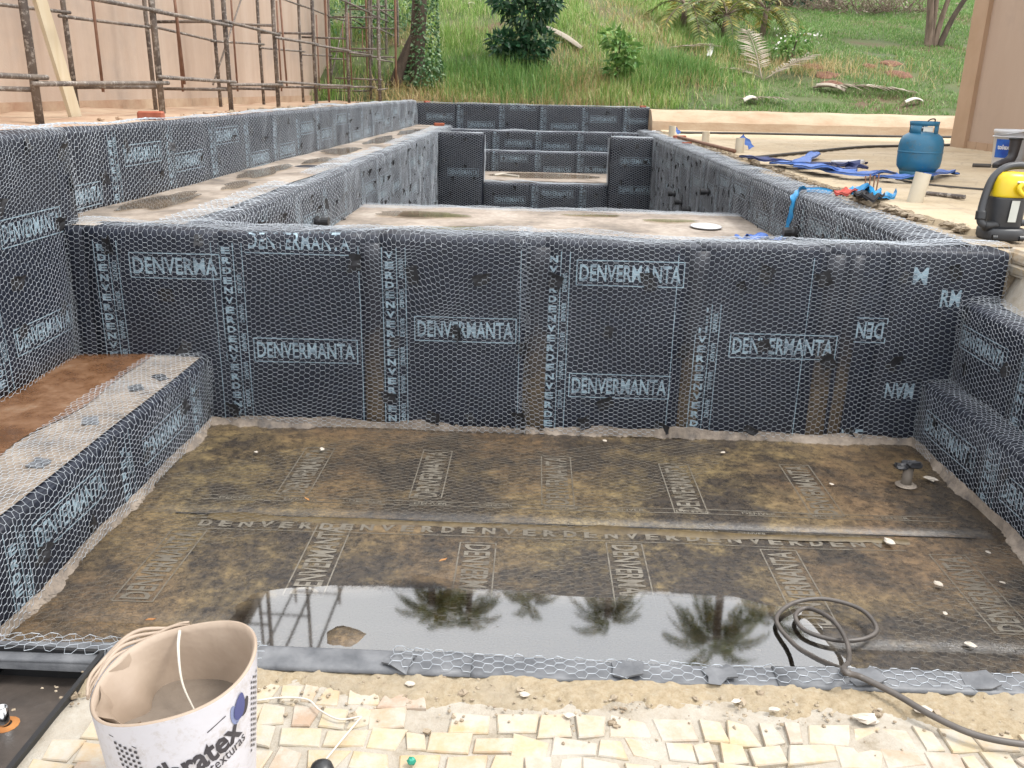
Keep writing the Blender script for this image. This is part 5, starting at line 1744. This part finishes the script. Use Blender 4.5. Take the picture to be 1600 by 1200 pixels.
for i in range(5):
    for j in range(9):
        x, z = -0.128 + i * 0.010 + j * 0.0016, 0.275 - j * 0.012 - i * 0.0028
        m.add([(x - .0028, z - .003), (x + .0028, z - .003), (x + .0028, z + .003), (x - .0028, z + .003)], [(0, 1, 2, 3)])
V, F = m.get()
bucket_print('dot_pattern', V, F, 'ink_black')
m = MB()
for i in range(4):
    for j in range(14):
        x, z = 0.150 + i * 0.009, 0.325 - j * 0.012 + (i % 2) * 0.006
        m.add([(x - .0022, z - .003), (x + .0022, z - .003), (x + .0022, z + .003), (x - .0022, z + .003)], [(0, 1, 2, 3)])
V, F = m.get()
bucket_print('dot_pattern', V, F, 'ink_black')
bucket_print('rule', [(0.04, 0.285), (0.041, 0.283), (0.078, 0.300), (0.077, 0.302)], [(0, 1, 2, 3)], 'ink_black')
bucket_print('rule', [(-0.14, 0.290), (-0.139, 0.288), (-0.085, 0.272), (-0.085, 0.274)], [(0, 1, 2, 3)], 'ink_black')

# ---- black open tray at the left edge
za, P1, P2, P3, e1, e2 = TRZ, TP1, TP2, TP3, te1, te2
TB = ZB - 0.09
tr_ = root('metal_tray', (P1 + e1 * 0.2 + e2 * 0.25) * [1, 1, 0] + [0, 0, TB], 'open black metal tray with a chrome pipe in the left foreground corner', 'tray')
def tbox(a0, a1, b0, b1, z0, z1):
    V, F = box(a0, a1, b0, b1, z0, z1, 0.0)
    return np.array([P1 * [1, 1, 0] + e1 * v[0] + e2 * v[1] + np.array([0, 0, v[2]]) for v in V]), F
part('side_panel', *tbox(0, 0.006, 0, WT, TB + 0.01, za), 'tray_black', tr_)
part('side_panel', *tbox(LT - 0.006, LT, 0, WT, TB + 0.01, za), 'tray_black', tr_)
part('side_panel', *tbox(0.006, LT - 0.006, 0, 0.006, TB + 0.01, za), 'tray_black', tr_)
part('side_panel', *tbox(0.006, LT - 0.006, WT - 0.006, WT, TB + 0.01, za), 'tray_black', tr_)
for a in ((-0.004, 0.008, -0.004, WT + .004), (LT - 0.008, LT + 0.004, -0.004, WT + .004)):
    part('rim', *tbox(*a, za, za + 0.006), 'tray_black', tr_)
for a in ((0.008, LT - .008, -0.004, 0.008), (0.008, LT - .008, WT - 0.008, WT + .004)):
    part('rim', *tbox(*a, za, za + 0.006), 'tray_black', tr_)
bt = part('bottom', *tbox(0.006, LT - 0.006, 0.006, WT - 0.006, TB + 0.012, TB + 0.022), 'tray_floor', tr_)
qc = atz(6, 1128, TB + 0.03)
part('cross_bar', *tube([P1 * [1, 1, 0] + e1 * 0.02 + e2 * 0.27 + [0, 0, TB + 0.05], P1 * [1, 1, 0] + e1 * 0.30 + e2 * 0.33 + [0, 0, TB + 0.04]], 0.009, 8), 'tray_black', tr_, True)
part('pipe_socket', *lathe([(0.0135, 0.0), (0.0135, 0.05), (0.0105, 0.05), (0.0105, 0.01)], (qc[0], qc[1], TB + 0.022), 18), 'chrome', tr_, True)
part('rust_ring', *lathe([(0.030, 0.0005), (0.026, 0.003), (0.0138, 0.004)], (qc[0] + 0.004, qc[1], TB + 0.022), 14), 'rust_orange', tr_, True)

# ---- small things on the paving
def pv_(px, py, z=0.0): return atz(px, py, ZB + z)
P = [pv_(400, 1095, .012), pv_(440, 1090, .014), pv_(480, 1093, .016), pv_(500, 1110, .016), pv_(530, 1124, .014), pv_(562, 1120, .014), pv_(561, 1124, .014), pv_(535, 1155, .014), pv_(508, 1188, .016)]
top('string', *tube(spline(P, 6), 0.0022, 6), 'string_white', 'pale string lying across the yellow tiles beside the bucket', 'string', smooth=True)
q = pv_(643, 1188, 0.02)
V, F = lathe([(0, -0.009), (0.007, -0.007), (0.010, 0), (0.007, 0.007), (0, 0.009)], (q[0], q[1], ZB + 0.018), 10)
top('glass_marble', V + rng(2).normal(0, 0.0008, V.shape), F, 'green_glass', 'small green bead lying on the yellow stone tiles', 'bead')
q = pv_(503, 1205, 0.02)
V, F = lathe([(0.0, 0.0), (0.024, 0.0), (0.026, 0.012), (0.022, 0.024), (0.012, 0.031), (0, 0.033)], (q[0], q[1], ZB + 0.01), 18)
top('rubber_ball', V, F, 'black_plastic', 'black rubber ball half seen at the bottom edge beside the white bucket', 'ball', smooth=True)
lump = [(1355, 1125, .028), (1210, 1108, .012), (1150, 1095, .010), (820, 1085, .012), (1440, 1110, .02), (890, 1118, .012), (640, 1068, .012)]
for k, (px, py, s) in enumerate(lump):
    q = pv_(px, py, 0.01)
    o = bpy.data.objects.new('mortar_lump', stone_mesh('mortar_lump', (1.2, 0.8, 0.5), 600 + k, 'pale_stone'))
    link(o, None, (q[0], q[1], ZB + 0.008 + 0.2 * s))
    o.scale = (s, s, s)
    tag(o, ['largest pale mortar lump on the sandy strip below the hose', 'crumb of pale mortar lying on the sandy strip by the rim'][min(k, 1)], 'stone', None if k == 0 else 'mortar crumbs on the sandy strip')

# ================================================================== VEGETATION
def blades(P, H, Wd, seed, lean=0.5, segs=3):
    """grass blades as bent strips; P (n,3) feet, H heights"""
    R = rng(seed)
    n = len(P)
    a = R.uniform(0, 2 * math.pi, n)
    side = np.stack([np.cos(a), np.sin(a), 0 * a], 1)
    b = a + math.pi / 2 + R.normal(0, 0.5, n)
    fw = np.stack([np.cos(b), np.sin(b), 0 * b], 1)
    ln = np.abs(R.normal(0, lean, n))
    V = np.zeros((n, 2 * segs + 1, 3))
    for k in range(segs + 1):
        t = k / segs
        c = P + fw * (ln * H * t ** 2)[:, None]
        c[:, 2] += H * (t - 0.35 * np.minimum(ln, 1.2) * t ** 2)
        if k < segs:
            w = (Wd * (1 - 0.75 * t) / 2)[:, None]
            V[:, 2 * k] = c - side * w
            V[:, 2 * k + 1] = c + side * w
        else:
            V[:, 2 * segs] = c
    nv = 2 * segs + 1
    base = (np.arange(n) * nv)[:, None]
    tri = []
    for k in range(segs - 1):
        tri += [[2 * k, 2 * k + 1, 2 * k + 3], [2 * k, 2 * k + 3, 2 * k + 2]]
    tri.append([2 * segs - 2, 2 * segs - 1, 2 * segs])
    F = (base[:, None, :] + np.array(tri)[None]).reshape(-1, 3)
    return V.reshape(-1, 3), F


def leaves(C, D, N, L, Wd):
    """pointed leaves folded along the midrib; C foot, D direction, N normal"""
    n = len(C)
    D = D / (np.linalg.norm(D, axis=1, keepdims=True) + 1e-9)
    S = np.cross(D, N); S /= np.linalg.norm(S, axis=1, keepdims=True) + 1e-9
    N = np.cross(S, D)
    L, Wd = np.broadcast_to(L, (n,))[:, None], np.broadcast_to(Wd, (n,))[:, None]
    V = np.stack([C, C + D * L * 0.4 + S * Wd / 2 + N * Wd * 0.12, C + D * L * 0.5 - N * L * 0.02, C + D * L * 0.4 - S * Wd / 2 + N * Wd * 0.12, C + D * L - N * L * 0.12], 1)
    b = (np.arange(n) * 5)[:, None]
    F = (b[:, None, :] + np.array([[0, 1, 2], [0, 2, 3], [1, 4, 2], [3, 2, 4]])[None]).reshape(-1, 3)
    return V.reshape(-1, 3), F


def unit(R, n, up=0.0):
    d = R.normal(size=(n, 3)); d[:, 2] += up
    return d / np.linalg.norm(d, axis=1, keepdims=True)


def scatter(R, n, x0, x1, y0, y1):
    x, y = R.uniform(x0, x1, n), R.uniform(y0, y1, n)
    return x, y


RED = [(1392, 100, .5), (1405, 118, .5), (1358, 104, .28), (1290, 118, .55), (1270, 105, .45), (1300, 132, .5), (1250, 125, .4), (1090, 75, .35), (1030, 70, .4), (700, 40, .3)]
RED = [(*at_hill(a, b)[:2], c) for a, b, c in RED]


def on_red(x, y):
    k = np.zeros(len(x), bool)
    for a, b, c in RED:
        k |= ((x - a) ** 2 + ((y - b) * 1.1) ** 2) < c ** 2 * (0.7 + 0.5 * noise(x, y, 1020, 1.3))
    return k


R = rng(1001)
# tall rank grass on the steep left and middle bank, in tussocks
x, y = scatter(R, 150000, -6.5, 5.2, 18.7, 29)
dens = np.clip(0.55 + 0.9 * noise(x, y, 1002, 0.22) + 0.3 * noise(x, y, 1003, 0.9), 0.05, 1) * np.clip((5.0 - x) / 1.6, 0, 1)
bare = (noise(x, y, 1010, 0.3) > 0.75) | on_red(x, y)
k = (R.uniform(size=len(x)) < dens * 0.75) & ~bare
x, y = x[k], y[k]
h = (0.16 + 0.16 * np.clip(noise(x, y, 1004, 0.25) + 0.4, 0, 1.4)) * R.uniform(0.5, 1.5, len(x))
V, F = blades(np.stack([x, y, hill_z(x, y) - 0.01], 1), h, R.uniform(0.008, 0.018, len(x)), 1005, 0.55)
o = top('tall_grass', V, F, 'tall_grass', kind='stuff'); o['label'] = 'rank tall green grass on the bank behind the pool'
# mown lawn on the right
x, y = scatter(R, 170000, 1.6, 14.5, 18.68, 36)
red = (noise(x, y, 1007, 0.28) + 0.35 * noise(x, y, 1008, 1.1)) > 0.62
k = (R.uniform(size=len(x)) < np.clip((x - 2.0) / 2.2, 0.12, 1)) & ~(red & (y < 25)) & ~(on_red(x, y) & (R.uniform(size=len(x)) < 0.93))
x, y = x[k], y[k]
h = R.uniform(0.04, 0.11, len(x)) * (1 + 0.4 * noise(x, y, 1009, 0.5))
V, F = blades(np.stack([x, y, hill_z(x, y) - 0.005], 1), h, R.uniform(0.010, 0.02, len(x)), 1011, 0.7, segs=2)
o = top('lawn_grass', V, F, 'lawn_grass', kind='stuff'); o['label'] = 'short mown lawn on the slope at right'
# dry straw
pts = []
for px, py, s, n in ((925, 140, 0.75, 2600), (690, 150, 0.7, 900), (790, 155, 0.9, 700), (610, 150, 0.5, 400), (1060, 120, 0.7, 700), (1150, 100, 0.8, 600), (1270, 110, 0.7, 700), (640, 60, 0.6, 350), (860, 95, 0.8, 500), (1030, 60, 1.0, 700), (990, 20, 1.2, 600), (1380, 115, 0.8, 300)):
    q = at_hill(px, py)
    a = R.normal(size=(n, 2)) * [s, s * 0.7] + q[:2]
    pts.append(a)
pts = np.vstack(pts)
pts[:, 1] = np.maximum(pts[:, 1], 18.66)
V, F = blades(np.stack([pts[:, 0], pts[:, 1], hill_z(pts[:, 0], pts[:, 1])], 1), R.uniform(0.12, 0.42, len(pts)), R.uniform(0.007, 0.014, len(pts)), 1012, 1.1)
o = top('dry_grass', V, F, 'dry_grass', kind='stuff'); o['label'] = 'yellow dry straw lying in tufts over the bank'
# broad tuft of fresh green blades in front of the shrub and below the palms
pts = []
for px, py, s, n in ((810, 135, 0.8, 2200), (1060, 115, 0.55, 1600), (1150, 85, 0.6, 1500), (700, 120, 0.6, 900), (1010, 140, 0.35, 500)):
    q = at_hill(px, py)
    pts.append(R.normal(size=(n, 2)) * [s, s * 0.6] + q[:2])
pts = np.vstack(pts); pts[:, 1] = np.maximum(pts[:, 1], 18.7)
V, F = blades(np.stack([pts[:, 0], pts[:, 1], hill_z(pts[:, 0], pts[:, 1])], 1), R.uniform(0.25, 0.6, len(pts)), R.uniform(0.010, 0.02, len(pts)), 1013, 0.5)
o = top('reed_grass', V, F, 'fresh_leaf', kind='stuff'); o['label'] = 'fresh long green blades growing in clumps at the foot of the bank'


def shrub(name, q, label, clumps, mat, n, L, Wd, stems, seed, cat='shrub'):
    R = rng(seed)
    rt = root(name, q, label, cat)
    q = np.array(q)
    m = MB()
    for s in stems:
        P = spline([q + [0, 0, -0.05], q + np.array(s) * [0.4, 0.4, 0.5], q + np.array(s)], 5)
        m.add(*tube(P, np.linspace(0.03, 0.012, len(P)), 6))
    part('stem', *m.get(), 'bark', rt, True)
    C, D = [], []
    for (cx, cy, cz, r, w) in clumps:
        k = int(n * w)
        d = unit(R, k)
        rad = r * R.uniform(0.35, 1.0, k) ** 0.6
        c = q + np.array([cx, cy, cz]) + d * rad[:, None] * [1, 0.9, 0.8]
        C.append(c); D.append(d + R.normal(0, 0.5, d.shape) + [0, 0, -0.15])
    C, D = np.vstack(C), np.vstack(D)
    V, F = leaves(C, D, unit(R, len(C), 1.2), R.uniform(L * 0.6, L * 1.25, len(C)), R.uniform(Wd * 0.7, Wd * 1.2, len(C)))
    part('foliage', V, F, mat, rt)
    return rt


q = at_hill(822, 108)
shrub('shrub', q, 'dark glossy leaved shrub standing in the middle of the bank', [(0.05, 0, 0.28, 0.42, 0.9), (-0.55, 0, 0.52, 0.28, 0.4), (-0.25, 0.1, 0.45, 0.3, 0.4), (0.0, 0.2, 1.25, 0.55, 1.1), (0.35, 0.1, 1.45, 0.45, 0.8), (-0.4, 0.1, 1.5, 0.45, 0.8), (0.25, 0, 0.6, 0.35, 0.5)], 'dark_leaf', 520, 0.20, 0.075, [(0.02, 0, 1.3), (-0.5, 0, 0.5), (0.2, 0.1, 1.5)], 1101)
q = at_hill(962, 135)
shrub('sapling', q, 'young broad leaved sapling growing beside the dry straw', [(0, 0, 0.35, 0.25, 0.5), (0.1, 0, 0.75, 0.30, 0.8), (-0.1, 0, 0.95, 0.22, 0.5), (0.25, 0, 0.55, 0.2, 0.3)], 'fresh_leaf', 170, 0.20, 0.09, [(0.05, 0, 0.95), (0.2, 0, 0.6)], 1102, 'sapling')
q = at_hill(1235, 100)
fb = shrub('flowering_bush', q, 'loose light green bush with white flowers on the lawn edge', [(0, 0, 0.3, 0.35, 0.6), (0.2, 0, 0.55, 0.32, 0.5), (-0.25, 0, 0.35, 0.28, 0.4)], 'fresh_leaf', 240, 0.13, 0.055, [(0.1, 0, 0.6), (-0.2, 0, 0.45)], 1103)
R2 = rng(1104)
C = np.array(q) + np.stack([R2.uniform(-0.5, 0.6, 40), R2.uniform(-0.4, 0.2, 40), R2.uniform(0.2, 0.75, 40)], 1)
part('flowers', *leaves(C, unit(R2, 40), unit(R2, 40), 0.07, 0.05), 'petal', fb)
# ivy-covered stump of a tree, trunk rising out of the picture
q = np.array(at_hill(650, 132))
iv = root('tree', q, 'leaning trunk wrapped in pale ivy near the scaffold end', 'tree')
tp = [q + [0, 0, -0.1], q + [0.02, 0, 0.6], q + [0.08, 0.05, 1.5], q + [0.10, 0.1, 2.6], q + [0.0, 0.2, 4.2], q + [-0.1, 0.2, 5.6]]
P = spline(tp, 6)
part('trunk', *tube(P, np.interp(np.arange(len(P)), [0, 6, 14, 31], [0.22, 0.17, 0.15, 0.10]), 12), 'bark', iv, True)
part('buttress', *tube(spline([q + [-0.42, -0.1, -0.05], q + [-0.25, -0.05, 0.45], q + [-0.02, 0, 0.95]], 6), np.linspace(0.15, 0.10, 13), 10), 'bark', iv, True)
R2 = rng(1110)
n = 1500
t = R2.uniform(0, 2 * math.pi, n)
z = R2.uniform(0, 1, n) ** 1.5 * 1.9
r = np.interp(z, [0, 0.7, 1.9], [0.42, 0.28, 0.18])
C = q + np.stack([0.16 + np.cos(t) * r + 0.05 * z, np.sin(t) * r * 0.9, z], 1)
D = np.stack([np.cos(t), np.sin(t), -0.6 + 0 * t], 1) + R2.normal(0, 0.5, (n, 3))
part('ivy', *leaves(C, D, np.stack([np.cos(t), np.sin(t), 0.5 + 0 * t], 1) + R2.normal(0, 0.3, (n, 3)), R2.uniform(0.05, 0.10, n), R2.uniform(0.04, 0.075, n)), 'ivy_leaf', iv)
cr = [tp[-1] + R2.normal(0, 0.7, 3) * [1, 1, 0.6] + [0, 0, 0.6] for _ in range(16)]
C = np.vstack([c + unit(R2, 150) * R2.uniform(0.2, 0.6, (150, 1)) for c in cr])
part('crown', *leaves(C, unit(R2, len(C)), unit(R2, len(C), 1), R2.uniform(0.12, 0.2, len(C)), 0.07), 'dark_leaf', iv)


def frond(base, az, L, droop, rise, seed, nl=34, lw=0.028, ll=0.42):
    """rachis with leaflets; returns leaf V,F and rachis V,F"""
    R = rng(seed)
    s = np.linspace(0, 1, 14)
    hz = np.stack([math.cos(az) * s, math.sin(az) * s], 1) * L * 0.85
    P = np.zeros((14, 3))
    P[:, :2] = hz
    P[:, 2] = L * (rise * s - droop * s ** 2)
    P += base
    rv = tube(P, np.linspace(0.02, 0.005, 14) * L / 2, 5)
    k = np.linspace(0.16, 0.99, nl)
    C = np.stack([np.interp(k, s, P[:, i]) for i in range(3)], 1)
    T = np.gradient(C, axis=0); T /= np.linalg.norm(T, axis=1, keepdims=True)
    side = np.cross(T, [0, 0, 1.0]); side /= np.linalg.norm(side, axis=1, keepdims=True) + 1e-9
    up = np.cross(side, T)
    out = []
    for sg in (-1, 1):
        D = side * sg * 0.9 + T * 0.55 + up * 0.15 + R.normal(0, 0.08, T.shape) + [0, 0, -0.12]
        out.append((C, D, up + R.normal(0, 0.2, up.shape), ll * L / 2 * np.sin(np.pi * (0.12 + 0.8 * k)) ** 0.7))
    C = np.vstack([a[0] for a in out]); D = np.vstack([a[1] for a in out]); N = np.vstack([a[2] for a in out]); LL = np.concatenate([a[3] for a in out])
    return leaves(C, D, N, LL, lw * L), rv


def crown(parent, base, n, L, seed, mat='palm_leaf', nl=34, lo=0.15, hi=1.1):
    R = rng(seed)
    lv, lf, rv, rf = [], [], MB(), None
    b = 0
    for i in range(n):
        e = R.uniform(lo, hi)
        (V, F), (V2, F2) = frond(np.array(base), i * 2.399 + R.normal(0, 0.2), L * R.uniform(0.8, 1.1), R.uniform(0.55, 0.95) , e, seed * 50 + i, nl)
        lv.append(V); lf.append(F + b); b += len(V)
        rv.add(V2, F2)
    part('fronds', np.concatenate(lv), np.concatenate(lf), mat, parent)
    part('frond_stems', *rv.get(), 'pale_bark', parent, True)


# clump of low palms at the top of the bank
for k, (px, py, L, lab) in enumerate(((1128, 70, 1.5, 'low bushy palm with yellowish fronds in the middle of the palm clump'), (1065, 52, 1.6, 'low bushy palm at the left of the palm clump'), (1190, 58, 1.5, 'low bushy palm at the right of the palm clump'), (1150, 20, 1.7, 'low palm rising behind the others of the clump'))):
    q = np.array(at_hill(px, py))
    rt = root('palm', q, lab, 'palm', 'low palms in a clump')
    part('trunk', *tube([q + [0, 0, -0.1], q + [0.03, 0, 0.35], q + [0.05, 0, 0.7]], [0.09, 0.075, 0.06], 8), 'pale_bark', rt, True)
    crown(rt, q + [0.05, 0, 0.68], 15, L, 1200 + k, lo=-0.2, hi=1.1, nl=26)
# tall palms beyond the top of the bank, seen mirrored in the basin
tall = [(628, 0.64, 34), (690, 0.65, 36), (790, 0.625, 38), (915, 0.65, 33), (1085, 0.68, 30), (1160, 0.64, 35), (655, 0.64, 44)]
proto = None
for k, (px, el, Yp) in enumerate(tall):
    dx = (px - 800) / F_PX / 0.875
    xx = dx * Yp + 0.0203 * Yp
    zz = -1.0 + el * (Yp - 2.7)
    q = np.array([xx, Yp, float(min(hill_z(xx, Yp), 9)) - 0.05])
    rt = root('tall_palm', q, 'very tall palm beyond the bank mirrored in the basin water, number %d counted from the left' % (k + 1) if False else
              ['tall palm mirrored farthest left in the basin water', 'tall palm mirrored second from left in the basin water', 'tall palm mirrored just left of the middle of the water', 'tall palm mirrored in the middle of the basin water', 'tallest palm mirrored right of the middle of the water', 'tall palm mirrored farthest right in the basin water', 'small distant palm mirrored between the left palms'][k], 'palm', 'tall palms beyond the bank')
    H = zz - q[2]
    P = np.array([q + [0.15 * math.sin(t * 2 + k), 0, H * t] for t in np.linspace(0, 1, 9)])
    part('trunk', *tube(P, np.linspace(0.26, 0.15, 9), 10), 'pale_bark', rt, True)
    crown(rt, P[-1], 18, 2.0 if k != 4 else 2.4, 1300 + k, lo=-0.35, hi=1.0, nl=36)

# multi-stemmed tree on the lawn
q = np.array(at_hill(1452, 72))
mt = root('tree', q, 'brown multi stemmed tree standing on the lawn at upper right', 'tree')
R2 = rng(1400)
tips = []
for k, (dx, dy, b) in enumerate(((-0.35, 0, 0.0), (0.05, 0.2, 0.02), (0.55, 0.1, 0.1), (1.3, 0.1, 0.22), (-0.1, 0.5, -0.05))):
    P = spline([q + [b, 0, -0.1], q + [b + dx * 0.25, dy * 0.3, 0.8], q + [b + dx * 0.8, dy, 2.0], q + [dx * 1.6, dy * 2, 3.4]], 6)
    part('stem', *tube(P, np.linspace(0.085, 0.03, len(P)), 8), 'pale_bark' if k != 3 else 'bark', mt, True)
    tips.append(P[-1]); tips.append(P[-5] + R2.normal(0, 0.3, 3))
C = np.vstack([t + R2.normal(0, 0.25, 3) + unit(R2, 260) * R2.uniform(0.2, 0.9, (260, 1)) for t in tips])
C = C[C[:, 2] > q[2] + 2.0]
part('crown', *leaves(C, unit(R2, len(C)), unit(R2, len(C), 1), R2.uniform(0.10, 0.18, len(C)), 0.06), 'dark_leaf', mt)
# brushwood at the top right of the bank
for k, (px, py, lab) in enumerate(((1290, 18, 'brown brushwood heap at the top of the lawn'), (1385, 22, 'brown brushwood heap left of the multi stemmed tree'))):
    q = np.array(at_hill(px, py))
    R2 = rng(1500 + k)
    m = MB()
    for i in range(130):
        a = q + R2.normal(0, 1, 3) * [0.8, 0.5, 0.0] + [0, 0, 0.05]
        d = unit(R2, 1, 0.9)[0] * R2.uniform(0.4, 1.1)
        m.add(*tube([a, a + d * 0.5 + R2.normal(0, 0.05, 3), a + d], [0.012, 0.009, 0.004], 4))
    bw = root('brushwood', q, lab, 'brushwood')
    part('twigs', *m.get(), 'pale_bark', bw)
    C = q + R2.normal(0, 1, (500, 3)) * [0.8, 0.5, 0.35] + [0, 0, 0.4]
    part('dead_leaves', *leaves(C, unit(R2, 500), unit(R2, 500), R2.uniform(0.06, 0.14, 500), 0.05), 'dry_frond', bw)
# dark undergrowth behind the palms
q = np.array(at_hill(1180, 8))
shrub('undergrowth', q + [0, 0.6, 0], 'dark undergrowth behind the palm clump at the top of the bank', [(0, 0, 0.5, 0.8, 1.2), (-1.2, 0.2, 0.5, 0.7, 1), (1.2, 0, 0.5, 0.7, 1), (-2.2, 0.3, 0.4, 0.6, .8), (2.1, 0.3, 0.4, 0.6, .8)], 'dark_leaf', 420, 0.16, 0.06, [(0, 0, 0.8), (-1.0, 0, 0.7), (1, 0, 0.7)], 1601)
q = np.array(at_hill(590, 60))
shrub('undergrowth', q, 'mixed green undergrowth behind the scaffold beyond the building corner', [(0, 0, 0.3, 0.6, 1), (-0.8, 0.2, 0.4, 0.7, 1), (-1.6, 0.2, 0.4, 0.6, 1), (0.3, 0.8, 0.7, 0.6, 1)], 'ivy_leaf', 380, 0.13, 0.05, [(0, 0, 0.5), (-0.8, 0, 0.5)], 1602)

# fallen palm fronds and sheaths
def dry_frond(px, py, az, L, rise, droop, seed, label):
    q = np.array(at_hill(px, py)) + [0, 0, 0.05]
    rt = root('fallen_frond', q, label, 'palm frond')
    (V, F), (V2, F2) = frond(q, az, L, droop, rise, seed, 30, 0.022, 0.5)
    lo = hill_z(V[:, 0], V[:, 1]) + 0.01
    V[:, 2] = np.maximum(V[:, 2], lo)
    part('leaflets', V, F, 'dry_frond', rt)
    part('midrib', V2, F2, 'dry_frond', rt, True)
dry_frond(1195, 128, math.radians(25), 1.6, 0.55, 0.2, 1701, 'dry grey palm frond rising to the right in the middle of the bank')
dry_frond(1190, 128, math.radians(95), 1.7, 0.95, 0.3, 1702, 'dry grey palm frond standing upright in the middle of the bank')
dry_frond(1190, 126, math.radians(150), 1.1, 0.45, 0.25, 1703, 'dry grey palm frond pointing left in the middle of the bank')
dry_frond(1155, 158, math.radians(-10), 1.1, 0.12, 0.1, 1704, 'flat dry palm frond lying just above the cream kerb')
dry_frond(1270, 140, math.radians(-12), 2.4, 0.10, 0.12, 1705, 'long dry palm frond lying across the red soil on the lawn')
dry_frond(1010, 60, math.radians(170), 1.6, 0.2, 0.1, 1706, 'dry palm frond lying left of the palm clump')
dry_frond(1045, 78, math.radians(20), 1.6, 0.15, 0.1, 1707, 'dry palm frond lying under the palm clump')


def sheath(px, py, px2, py2, w, label, mat='dry_frond'):
    a, b = np.array(at_hill(px, py)) + [0, 0, 0.09], np.array(at_hill(px2, py2)) + [0, 0, 0.06]
    nu, nv = 12, 7
    d = b - a
    s = np.cross(d, [0, 0, 1.0]); s /= np.linalg.norm(s)
    V = []
    for i in range(nu):
        t = i / (nu - 1)
        ww = w * (math.sin(math.pi * (0.12 + 0.8 * t)) ** 0.6)
        for k in range(nv):
            e = k / (nv - 1) - 0.5
            V.append(a + d * t + s * ww * e + np.array([0, 0, 0.12 * math.sin(math.pi * t) * 0.5 + 0.22 * w * (1 - (2 * e) ** 2)]))
    V = np.array(V)
    F = [tuple(f) for f in grid(nu, nv)]
    V2 = V + [0, 0, 0.012]
    n0 = len(V)
    return top('palm_sheath', np.vstack([V, V2]), F + [tuple(i + n0 for i in reversed(f)) for f in F], mat, label, 'palm sheath', smooth=True)
sheath(850, 50, 910, 82, 0.24, 'grey brown palm sheath lying right of the dark shrub')
sheath(1107, 96, 1112, 66, 0.16, 'white palm sheath standing out of the grass below the palms', 'label_paper')
sheath(1160, 166, 1182, 162, 0.2, 'pale palm sheath lying just above the cream kerb', 'string_white')
sheath(1412, 168, 1440, 164, 0.14, 'pale palm sheath lying on the lawn near the building corner', 'string_white')
sheath(1275, 142, 1320, 148, 0.22, 'long grey palm sheath lying on the red soil')
q = np.array(at_hill(737, 8))
o = bpy.data.objects.new('field_stone', stone_mesh('field_stone', (1.3, 0.9, 0.9), 77, 'pale_stone'))
link(o, None, tuple(q + [0, 0, 0.03])); o.scale = (0.1, 0.1, 0.1)
tag(o, 'pale stone lying in the grass at the top of the bank', 'stone')
# clods of red earth
for k, (px, py, s) in enumerate(((1392, 100, .16), (1405, 118, .2), (1358, 104, .12), (1290, 118, .2), (1270, 105, .18), (1300, 132, .16))):
    q = np.array(at_hill(px, py))
    V, F = lathe([(0, 0.35), (0.4, 0.28), (0.8, 0.12), (1.0, -0.1)], (0, 0, 0), 12)
    V = V * s * [1.5, 1.4, 0.6] * (1 + 0.15 * rng(k + 300).normal(size=(len(V), 1)))
    V = V + [q[0], q[1], 0.02]
    V[:, 2] += hill_z(V[:, 0], V[:, 1])
    top('earth_clod', V, F, 'red_soil', ['red earth heap, right one of the pair on the lawn', 'red earth patch below the right heap on the lawn', 'small round red earth heap on the lawn', 'red earth heap above the long dry frond', 'red earth heap right of the upright dry frond', 'red earth scrape directly behind the long dry frond'][k], 'earth heap', smooth=True)
